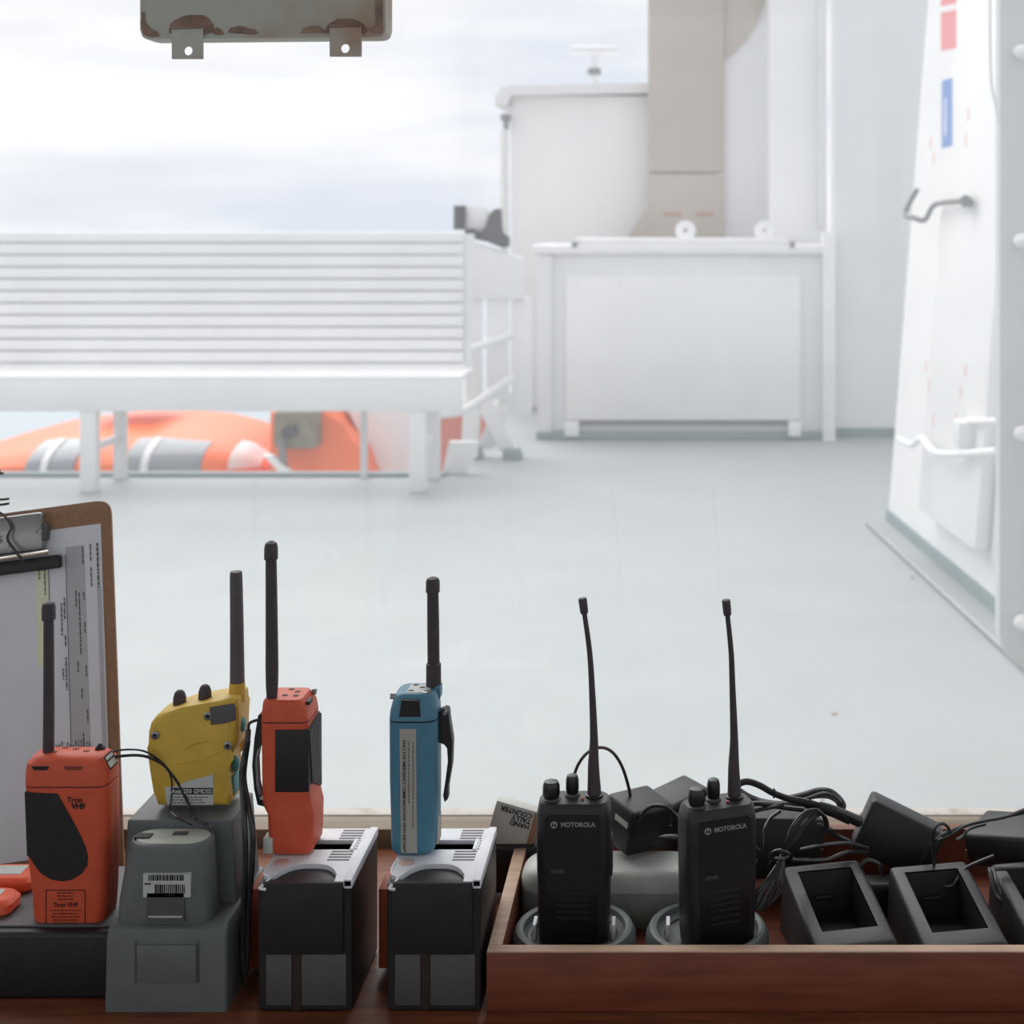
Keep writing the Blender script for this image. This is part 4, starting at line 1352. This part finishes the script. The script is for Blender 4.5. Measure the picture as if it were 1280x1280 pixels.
def cup(u, v, Y, label):
    e = thing('round_charger', label, 'charger', (P(u, v, Y).x, Y, ZT), group='round desk chargers')
    bm = new()
    lathe(bm, [(.046, 0), (.0495, .002), (.0505, .012), (.0498, .020), (.047, .0255), (.0445, .0265), (.0415, .0255), (.040, .021), (.036, .0175), (.002, .017)], n=56)
    obj('ring', bm, M_GREY, e, angle=25)
    bm = new()
    lathe(bm, [(.0385, .0180), (.0375, .0195), (.0352, .0192), (.0345, .0178)], n=48, cap=False)
    obj('inner_ring', bm, M_DGREY, e)
    for s in (-1, 1):
        bm = new()
        box(bm, s * .0318 - .0016, s * .0318 + .0016, -.008, .008, .0165, .030, .0008)
        obj('guide_post', bm, M_LGREY, e)
    return e


ca = cup(718, 1160, 1.172, 'grey round desk charger under the black radio nearest the blue one')
cb2 = cup(884, 1160, 1.172, 'grey round desk charger under the turned black radio')


def moto(label, u, Y, lean_px, rz):
    d = .036
    m_ = Px('handheld_radio', label, 'radio', 716, 1172, 1.155, d, group='handheld radios')
    kk = m_.k
    bm = new()
    loft(bm, [m_.ring(v, a, b, y0, y1, r) for v, a, b, y0, y1, r in ((1178, 676, 756, .004, d - .004, .008), (1174, 672, 760, .001, d - .001, .010), (1160, 671, 761, 0, d, .010), (1120, 670.5, 761.5, 0, d, .010), (1100, 670, 762, 0, d, .010),
                                                                    (1050, 669, 763, 0, d, .010), (1018, 669.5, 762, 0, d, .010), (1006, 671.5, 760.5, .001, d - .002, .010), (1002, 674, 758, .003, d - .005, .009))])
    bd = obj('body', bm, M_BLACK, m_.e)
    obj('front_panel', prism(new(), rpoly(m_.poly([(684, 1165), (748, 1165), (751, 1014), (681, 1014)]), .003), -d / 2 - .0005, -d / 2 + .002, .0003, 1), M_BLACKG, bd)
    for i in range(6):
        obj('speaker_slot', m_.bx(new(), 696, 736, 1101 + i * 8, 1103.5 + i * 8, -.001, .001, .0002, 1), M_BLACK2, bd)
    obj('push_to_talk', m_.bx(new(), 761, 764.5, 1050, 1098, .010, .026, .0012), M_BLACK2, m_.e)
    for u0, v0, v1, r, nm in ((687, 978.5, 1004, 11, 'volume_knob'), (713, 974, 1003, 8.4, 'channel_knob')):
        p = m_.l(u0, v1, .015 if r > 10 else .021)
        h = (v1 - v0) * kk
        kn = obj(nm, lathe(new(), [(r * .86 * kk, -.001), (r * .9 * kk, h * .2), (r * 1.0 * kk, h * .35), (r * .98 * kk, h * .75), (r * .8 * kk, h * .93), (r * .3 * kk, h)], p, 18), M_BLACKG, m_.e)
        obj('knob_skirt', lathe(new(), [(r * 1.15 * kk, -.001), (r * 1.15 * kk, h * .1), (r * .9 * kk, h * .16)], p, 18), M_DGREY, kn)
    p = m_.l(741, 1002, .020)
    pts = [p + Vector((x * kk, 0, z * kk)) for x, z in ((0, -3), (-.2, 12), (-1, 40), (-.5, 76), (-3 + lean_px * .1, 139), (-6 + lean_px * .5, 184), (-12.5 + lean_px, 232))]
    an = obj('antenna', tube(new(), pts, [9.4 * kk, 8.6 * kk, 7.2 * kk, 5.2 * kk, 4.0 * kk, 3.5 * kk, 3.2 * kk], 14, 4), M_ANT, m_.e)
    e_ = pts[-1]
    dr_ = (pts[-1] - pts[-2]).normalized()
    obj('antenna_cap', tube(new(), [e_, e_ + dr_ * 4 * kk, e_ + dr_ * 18 * kk, e_ + dr_ * 19.5 * kk], [4.6 * kk, 5.4 * kk, 5.6 * kk, 4.2 * kk], 14, 2), M_ANT, an)
    obj('antenna_foot', lathe(new(), [(11.5 * kk, -.0012), (11.3 * kk, 2.5 * kk), (9.4 * kk, 3.2 * kk)], p, 18), M_BLACKG, an)
    p = m_.l(727, 1001, .012)
    obj('indicator', lathe(new(), [(.0016, 0), (.0014, .001), (.0006, .0014)], p, 10), mat('amber_lens', (170, 80, 48), .4), m_.e)
    # round emblem with two peaks and lettering
    Mx = Matrix.Translation(m_.l(692.5, 1025.5, -.0004)) @ Matrix.Rotation(PI / 2, 4, 'X')
    em = obj('emblem', lathe(new(), [(.0028, 0), (.0028, .0003)], n=20, M=Mx), M_SILVER, m_.e, smooth=False)
    bm = new()
    c = m_.l(692.5, 1025.5)
    s = .0028
    for sg_ in (-1, 1):
        prism(bm, [(c.x + sg_ * .75 * s, c.z - .62 * s), (c.x + sg_ * .33 * s, c.z + .7 * s), (c.x, c.z - .25 * s), (c.x, c.z + .05 * s), (c.x + sg_ * .33 * s, c.z + .1 * s), (c.x + sg_ * .5 * s, c.z - .62 * s)][:3], -d / 2 - .0009, -d / 2 - .0006)
    obj('emblem_peaks', bm, M_INK, em, smooth=False)
    text('MOTOROLA', 8.2 * kk, M_SILVER, m_.e, m_.l(701, 1025.5, -.0006), align='LEFT', bold=.00012, sx=.93)
    text('GP340', 6.5 * kk, M_DGREY, m_.e, m_.l(697, 1084, -.0006), bold=.0001)
    m_.e.location.x = P(u, 0, Y).x
    m_.e.location.y = Y + d / 2
    m_.e.location.z = ZT + .0172 + (1178 - 1172) * kk
    m_.e.rotation_euler = (0, 0, rz)
    return m_


moto('black handheld radio facing straight out of its round charger', 716, 1.1545, 0, 0)
moto('black handheld radio turned sideways in the right round charger', 897, 1.1460, 3, math.radians(20))

# ================================================================== grey case, carton and power adapters at the back of the tray
gx = thing('grey_case', 'grey rounded plastic case lying behind the two black radios', 'case', ((P(646, 0, 1.22).x + P(868, 0, 1.22).x) / 2 + .002, 1.240, ZT))
hw = (868 - 646) * 1.22 / F / 2
bm = new()
loft(bm, [rring(-hw + i_, hw - i_, -.026 + i_ * .7, .026 - i_ * .7, z, r) for z, i_, r in ((0, .004, .016), (.003, .001, .019), (.02, 0, .02), (.0315, 0, .02))])
obj('lower_shell', bm, mat('shaded_case_grey', (150, 154, 148), 0.5, var=0.05, scale=50), gx)  # darker than the lid, shade of the case front put into the grey
bm = new()
loft(bm, [rring(-hw + i_, hw - i_, -.026 + i_ * .7, .026 - i_ * .7, z, r) for z, i_, r in ((.0319, 0, .02), (.038, .0003, .02), (.044, .0025, .018), (.0475, .006, .016), (.049, .012, .012))])
obj('lid', bm, M_MGREY, gx)


def adapter(label, center, size, rot, parts=True, m=None, group='black power adapters', r=.004):
    e = thing('power_adapter', label, 'adapter', center, 0, group)
    e.rotation_euler = rot
    sx, sy, sz = size
    b_ = obj('casing', box(new(), -sx / 2, sx / 2, -sy / 2, sy / 2, -sz / 2, sz / 2, r, 3), m or M_BLACK, e)
    if parts:
        obj('seam', box(new(), -sx / 2 - .0002, sx / 2 + .0002, -sy / 2 - .0002, sy / 2 + .0002, -.0004, .0004), M_INK, b_, smooth=False)
    return e


Yk = 1.262
a1 = adapter('black power adapter with pale label on the grey case right behind the black radio', P(797, 1024, 1.262) + Vector((0, 0, 0)), (.046, .040, .040), (math.radians(10), math.radians(4), math.radians(40)))
obj('rating_label', box(new(), -.0234, -.0228, -.014, .004,   .004, .009), M_MGREY, a1, smooth=False)
a2 = adapter('black power adapter leaning beside the turned black radio on the grey case', P(850, 1026, 1.300), (.052, .036, .046), (math.radians(6), math.radians(-5), math.radians(43)))
obj('rating_label', box(new(), -.0304, -.0298, -.014, .006,   .004, .009), M_MGREY, a2, smooth=False)
a1.location.z = ZT + .049 + .0255
a2.location.z = ZT + .049 + .014
a2.location.y = 1.3035
a2.location.x = P(846, 0, 1.3035).x
adapter('black power adapter lying under the small white carton', (P(640, 0, 1.30).x, 1.300, ZT + .0215), (.05, .036, .042), (0, 0, math.radians(3)))
# carton
ct = thing('counter_carton', 'small white carton lettered upside down leaning behind the blue radio charger', 'carton', P(630, 1076, 1.288))
cxk = 1.288 / F
tl = math.radians(16)
ct.rotation_euler = (0, tl, 0)
obj('carton', box(new(), -.021, .021, 0, .014, 0, .050, .0006), M_CARTON, ct)
obj('side_panel', box(new(), .0211, .0222, .001, .013, .001, .049), M_CARTONS, ct, smooth=False)
obj('front_strip', box(new(), .0150, .0205, -.0006, .0, .001, .049), M_CARTONS, ct, smooth=False)
for i, s_ in enumerate(('HAND', 'TALLY', 'COUNTER')):
    text(s_, .0062, M_INK, ct, (.0135, -.0004, .0350 + i * .0052), rot=(PI / 2, PI, 0), align='LEFT', bold=.00012)

adapter('large black power adapter tilted up at the back of the tray', P(1122, 1046, 1.285), (.070, .034, .048), (math.radians(-6), math.radians(24), math.radians(-8)))
adapter('black power adapter beside the cable at the right picture edge', P(1262, 1050, 1.275), (.062, .055, .030), (math.radians(4), math.radians(-10), math.radians(-35)))
adapter('dark power adapter buried under the tangled cables', P(968, 1050, 1.285), (.075, .05, .052), (math.radians(-5), math.radians(6), math.radians(12)))
adapter('small dark power adapter between two empty chargers', (P(1112, 0, 1.245).x, 1.2465, ZT + .0152), (.045, .022, .030), (0, 0, math.radians(3)), parts=False)

# ================================================================== empty slant-top chargers


def slant(u, Y, rz, label, led_c):
    e = thing('empty_charger', label, 'charger', (P(u, 0, Y).x, Y, ZT), rz, group='empty slanted chargers')
    bm = new()
    w_, dp, hf, hb = .0345, .050, .0285, .054
    def ringq(xs, ys0, ys1, zf_, zb__): return [(-xs, ys0, zf_), (xs, ys0, zf_), (xs, ys1, zb__), (-xs, ys1, zb__)]
    o_b = [bm.verts.new(p) for p in ringq(w_ + .002, -dp, dp + .002, 0, 0)]
    o_t = [bm.verts.new(p) for p in ringq(w_, -dp + .004, dp, hf, hb)]
    sl = (hb - hf) / (2 * dp - .004)
    iy0, iy1 = -dp + .022, dp - .010
    i_t = [bm.verts.new(p) for p in ringq(w_ - .011, iy0, iy1, hf + sl * (iy0 + dp - .004), hf + sl * (iy1 + dp - .004))]
    i_b = [bm.verts.new(p) for p in ringq(w_ - .014, iy0 + .006, iy1 - .006, .012, .012)]
    bm.faces.new(o_b[::-1])
    rim = []
    for i in range(4):
        j = (i + 1) % 4
        bm.faces.new((o_b[i], o_b[j], o_t[j], o_t[i]))
        bm.faces.new((o_t[i], o_t[j], i_t[j], i_t[i]))
        rim += [bm.edges.get((o_t[i], o_t[j])), bm.edges.get((i_t[i], i_t[j])), bm.edges.get((o_b[i], o_t[i]))]
    for v in i_b:
        bm.verts.remove(v)
    bmesh.ops.bevel(bm, geom=[x for x in rim if x], offset=.0045, segments=3, affect='EDGES', profile=.5)
    sh_ = obj('shell', bm, M_DGREY, e, angle=60)
    MATS_ = mat('charger_black_plastic', (46, 46, 48), .42, var=.1, scale=60, bump=.2)
    sh_.data.materials[0] = MATS_
    bm = new()
    it = [(x, y, z - .001) for x, y, z in ringq(w_ - .0115, iy0 + .0005, iy1 - .0005, hf + sl * (iy0 + dp - .004), hf + sl * (iy1 + dp - .004))]
    loft(bm, [it, ringq(w_ - .013, iy0 + .004, iy1 - .004, .012, .012)], False)
    bm.faces.new([v for v in bm.verts if abs(v.co.z - .012) < 1e-6])
    obj('well', bm, M_BLACK2, e, smooth=False)
    obj('contact_plate', box(new(), -.010, .008, iy1 - .0075, iy1 - .0055, .029, .032, .0005), M_BLACK, e)
    bm = new()
    ell(bm, (.012, iy0 + .012, .0155), .0016, .0016, .0016, 8, 6)
    obj('lamp', bm, led_c, e)
    return e


LG = mat('green_lens', (110, 180, 140), .3)
LY = mat('yellow_lens', (180, 170, 100), .3)
slant(1049, 1.178, math.radians(12), 'empty black slant-top charger beside the tied cable bundle', LG)
slant(1185, 1.176, math.radians(10), 'empty black slant-top charger with a cable loop over its back', LY)
slant(1316, 1.182, math.radians(11), 'empty black slant-top charger cut by the right picture edge', LG)

# ================================================================== cables


def cable(label, name, strands, loc, cat='cable', group=None, m=None):
    e = thing(name, label, cat, P(*loc), 0, group)
    for nm, pts, r in strands:
        obj(nm, tube(new(), cpts(e, pts), r, 8, 6), m or M_CABLE, e)
    return e


e = cable('thin brown cable arching up behind the black radio antenna', 'arched_cable',
          [('strand', [(716, 1040, 1.262), (717, 985, 1.255), (720, 962, 1.25), (732, 943, 1.25), (748, 934.5, 1.25), (764, 939, 1.252), (777, 957, 1.255), (786, 985, 1.26), (790, 1010, 1.266)], .0014)], (716, 1040, 1.262), m=M_BROWNC)
e = cable('dark cable curving over the two adapters on the grey case', 'adapter_cable',
          [('strand', [(792, 1036, 1.240), (802, 1018, 1.232), (815, 1008, 1.228), (832, 1009, 1.226), (846, 1020, 1.226), (856, 1034, 1.226)], .0016),
           ('strand', [(815, 1052, 1.232), (828, 1047, 1.228), (845, 1046, 1.226), (858, 1052, 1.226)], .0022)], (815, 1052, 1.232))
e = cable('thick black cables looped high behind the turned black radio', 'cable_coil',
          [('strand', [(926, 1030, 1.262), (920, 998, 1.255), (922, 982, 1.25), (934, 977, 1.25), (950, 982, 1.25), (966, 991, 1.25), (985, 998, 1.25), (1010, 1003, 1.25), (1035, 1012, 1.252), (1052, 1022, 1.258)], .0028),
           ('strand', [(922, 988, 1.262), (934, 996, 1.262), (952, 1003, 1.26), (975, 1006, 1.258), (1000, 1004, 1.258), (1030, 1012, 1.26), (1062, 1026, 1.262)], .0036),
           ('strand', [(985, 998, 1.265), (1005, 993, 1.265), (1022, 988, 1.265), (1037, 989, 1.265), (1048, 997, 1.265), (1054, 1006, 1.265), (1052, 1012, 1.262)], .0026),
           ('strand', [(1000, 1001, 1.262), (1018, 996, 1.262), (1035, 996, 1.262), (1046, 1002, 1.262), (1050, 1010, 1.262)], .0018),
           ('strand', [(1010, 998, 1.262), (1028, 992, 1.262), (1042, 995, 1.262), (1050, 1003, 1.262), (1049, 1012, 1.262)], .0018),
           ('strand', [(925, 1008, 1.255), (950, 1004, 1.252), (978, 1009, 1.252), (1005, 1012, 1.252)], .0024),
           ('strand', [(930, 1017, 1.25), (955, 1011, 1.25), (980, 1006, 1.25)], .0018)], (980, 1040, 1.26))
obj('strain_relief', tube(new(), cpts(e, [(1024, 1007, 1.248), (1045, 1014, 1.25), (1074, 1027, 1.262)]), [.0036, .0044, .005], 10, 3), M_CABLE, e)
obj('cable_tie', tube(new(), cpts(e, [(967, 986, 1.247), (969, 991, 1.245), (967, 997, 1.247)]), .001, 6, 3), M_CABLE, e)
strands = []
rnd = random.Random(21)
for i in range(10):
    t = i / 9
    jit = rnd.uniform(-1.5, 1.5)
    strands.append(('strand', [(978 + jit * .6, 1068, 1.19 + .004 * t), (983 + t * 9, 1050 + t * 3, 1.188 + .01 * t), (990 + t * 18, 1034 + jit - t * 1, 1.19 + .014 * t), (1001 + t * 17, 1020 + jit + t * 4, 1.195 + .016 * t), (1014 + t * 10, 1012 + t * 7, 1.202 + .012 * t),
                               (1025 + t * 6, 1014 + t * 6, 1.212), (1031 + t * 4, 1030 + t * 3, 1.22), (1028, 1046, 1.222)], .00105))
for i in range(10):
    t = i / 9
    jit = rnd.uniform(-1.5, 1.5)
    strands.append(('strand', [(978 + jit * .6, 1068, 1.19 - .003 * t), (971 + t * 9, 1082 + jit, 1.178 + .006 * t), (959 + t * 20, 1098, 1.170 + .006 * t), (946 + t * 28 + jit, 1114 + t * 2, 1.168 + .005 * t), (934 + t * 30, 1128 + 40 * t * (1 - t), 1.166 + .004 * t)], .00105))
strands.append(('strand', [(935, 1082, 1.2), (948, 1076, 1.196), (953, 1062, 1.196), (955, 1040, 1.2), (962, 1024, 1.21), (975, 1014, 1.22)], .0015))
strands.append(('strand', [(953, 1066, 1.196), (945, 1060, 1.198), (936, 1056, 1.2)], .0015))
bd = cable('tied bundle of thin black cable hanging over the empty charger', 'cable_bundle', strands, (978, 1068, 1.19), cat='cable')
obj('tie', tube(new(), cpts(bd, [(962, 1072, 1.186), (966, 1066, 1.182), (976, 1063, 1.180), (986, 1068, 1.184), (980, 1073, 1.182), (968, 1074, 1.184), (961, 1084, 1.186)]), .0016, 8, 5), M_CABLE, bd)
cable('black cables running back from the tied bundle to the tilted adapter', 'loose_cable',
      [('strand', [(990, 1074, 1.19), (1010, 1075, 1.2), (1035, 1074, 1.21), (1060, 1065, 1.23), (1085, 1066, 1.25)], .0016),
       ('strand', [(1000, 1062, 1.2), (1030, 1056, 1.21), (1060, 1054, 1.225), (1085, 1060, 1.24)], .0015),
       ('strand', [(1022, 1030, 1.24), (1035, 1036, 1.24), (1046, 1045, 1.245), (1062, 1052, 1.25)], [.0015, .0026, .0026, .002]),
       ('strand', [(1074, 1084, 1.225), (1085, 1075, 1.225), (1098, 1080, 1.225), (1104, 1094, 1.23)], .0018)], (1040, 1074, 1.21))
cable('thin black cables looping from the right empty charger out of the picture', 'looped_cable',
      [('strand', [(1168, 1098, 1.225), (1167, 1060, 1.22), (1167, 1040, 1.218), (1172, 1031, 1.218), (1180, 1030, 1.218), (1186, 1036, 1.22), (1182, 1043, 1.22), (1174, 1046, 1.222), (1163, 1058, 1.225), (1152, 1075, 1.235), (1146, 1095, 1.24)], .0014),
       ('strand', [(1172, 1050, 1.22), (1190, 1042, 1.22), (1210, 1031, 1.222), (1240, 1024, 1.225), (1270, 1018, 1.228), (1300, 1012, 1.23)], .0014),
       ('strand', [(1176, 1044, 1.22), (1200, 1034, 1.222), (1230, 1026, 1.224), (1260, 1020, 1.226), (1300, 1004, 1.23)], .0016),
       ('strand', [(1172, 1100, 1.222), (1180, 1107, 1.216), (1190, 1106, 1.215), (1198, 1096, 1.216), (1206, 1086, 1.22), (1222, 1078, 1.225), (1242, 1070, 1.23)], .0015),
       ('strand', [(1196, 1050, 1.225), (1204, 1045, 1.225), (1212, 1036, 1.225), (1232, 1030, 1.226)], .0014)], (1180, 1045, 1.22))
cable('short black ribbon cable standing between the two right empty chargers', 'ribbon_cable',
      [('strand', [(1236, 1086, 1.205), (1238, 1092, 1.2), (1241, 1108, 1.19), (1246, 1120, 1.185), (1252, 1130, 1.185)], .002),
       ('strand', [(1240, 1086, 1.205), (1243, 1092, 1.2), (1246, 1106, 1.19), (1250, 1118, 1.185)], .0018),
       ('strand', [(1236, 1087, 1.206), (1252, 1086, 1.21), (1282, 1085, 1.21), (1300, 1086, 1.21)], .0018)], (1240, 1100, 1.195))
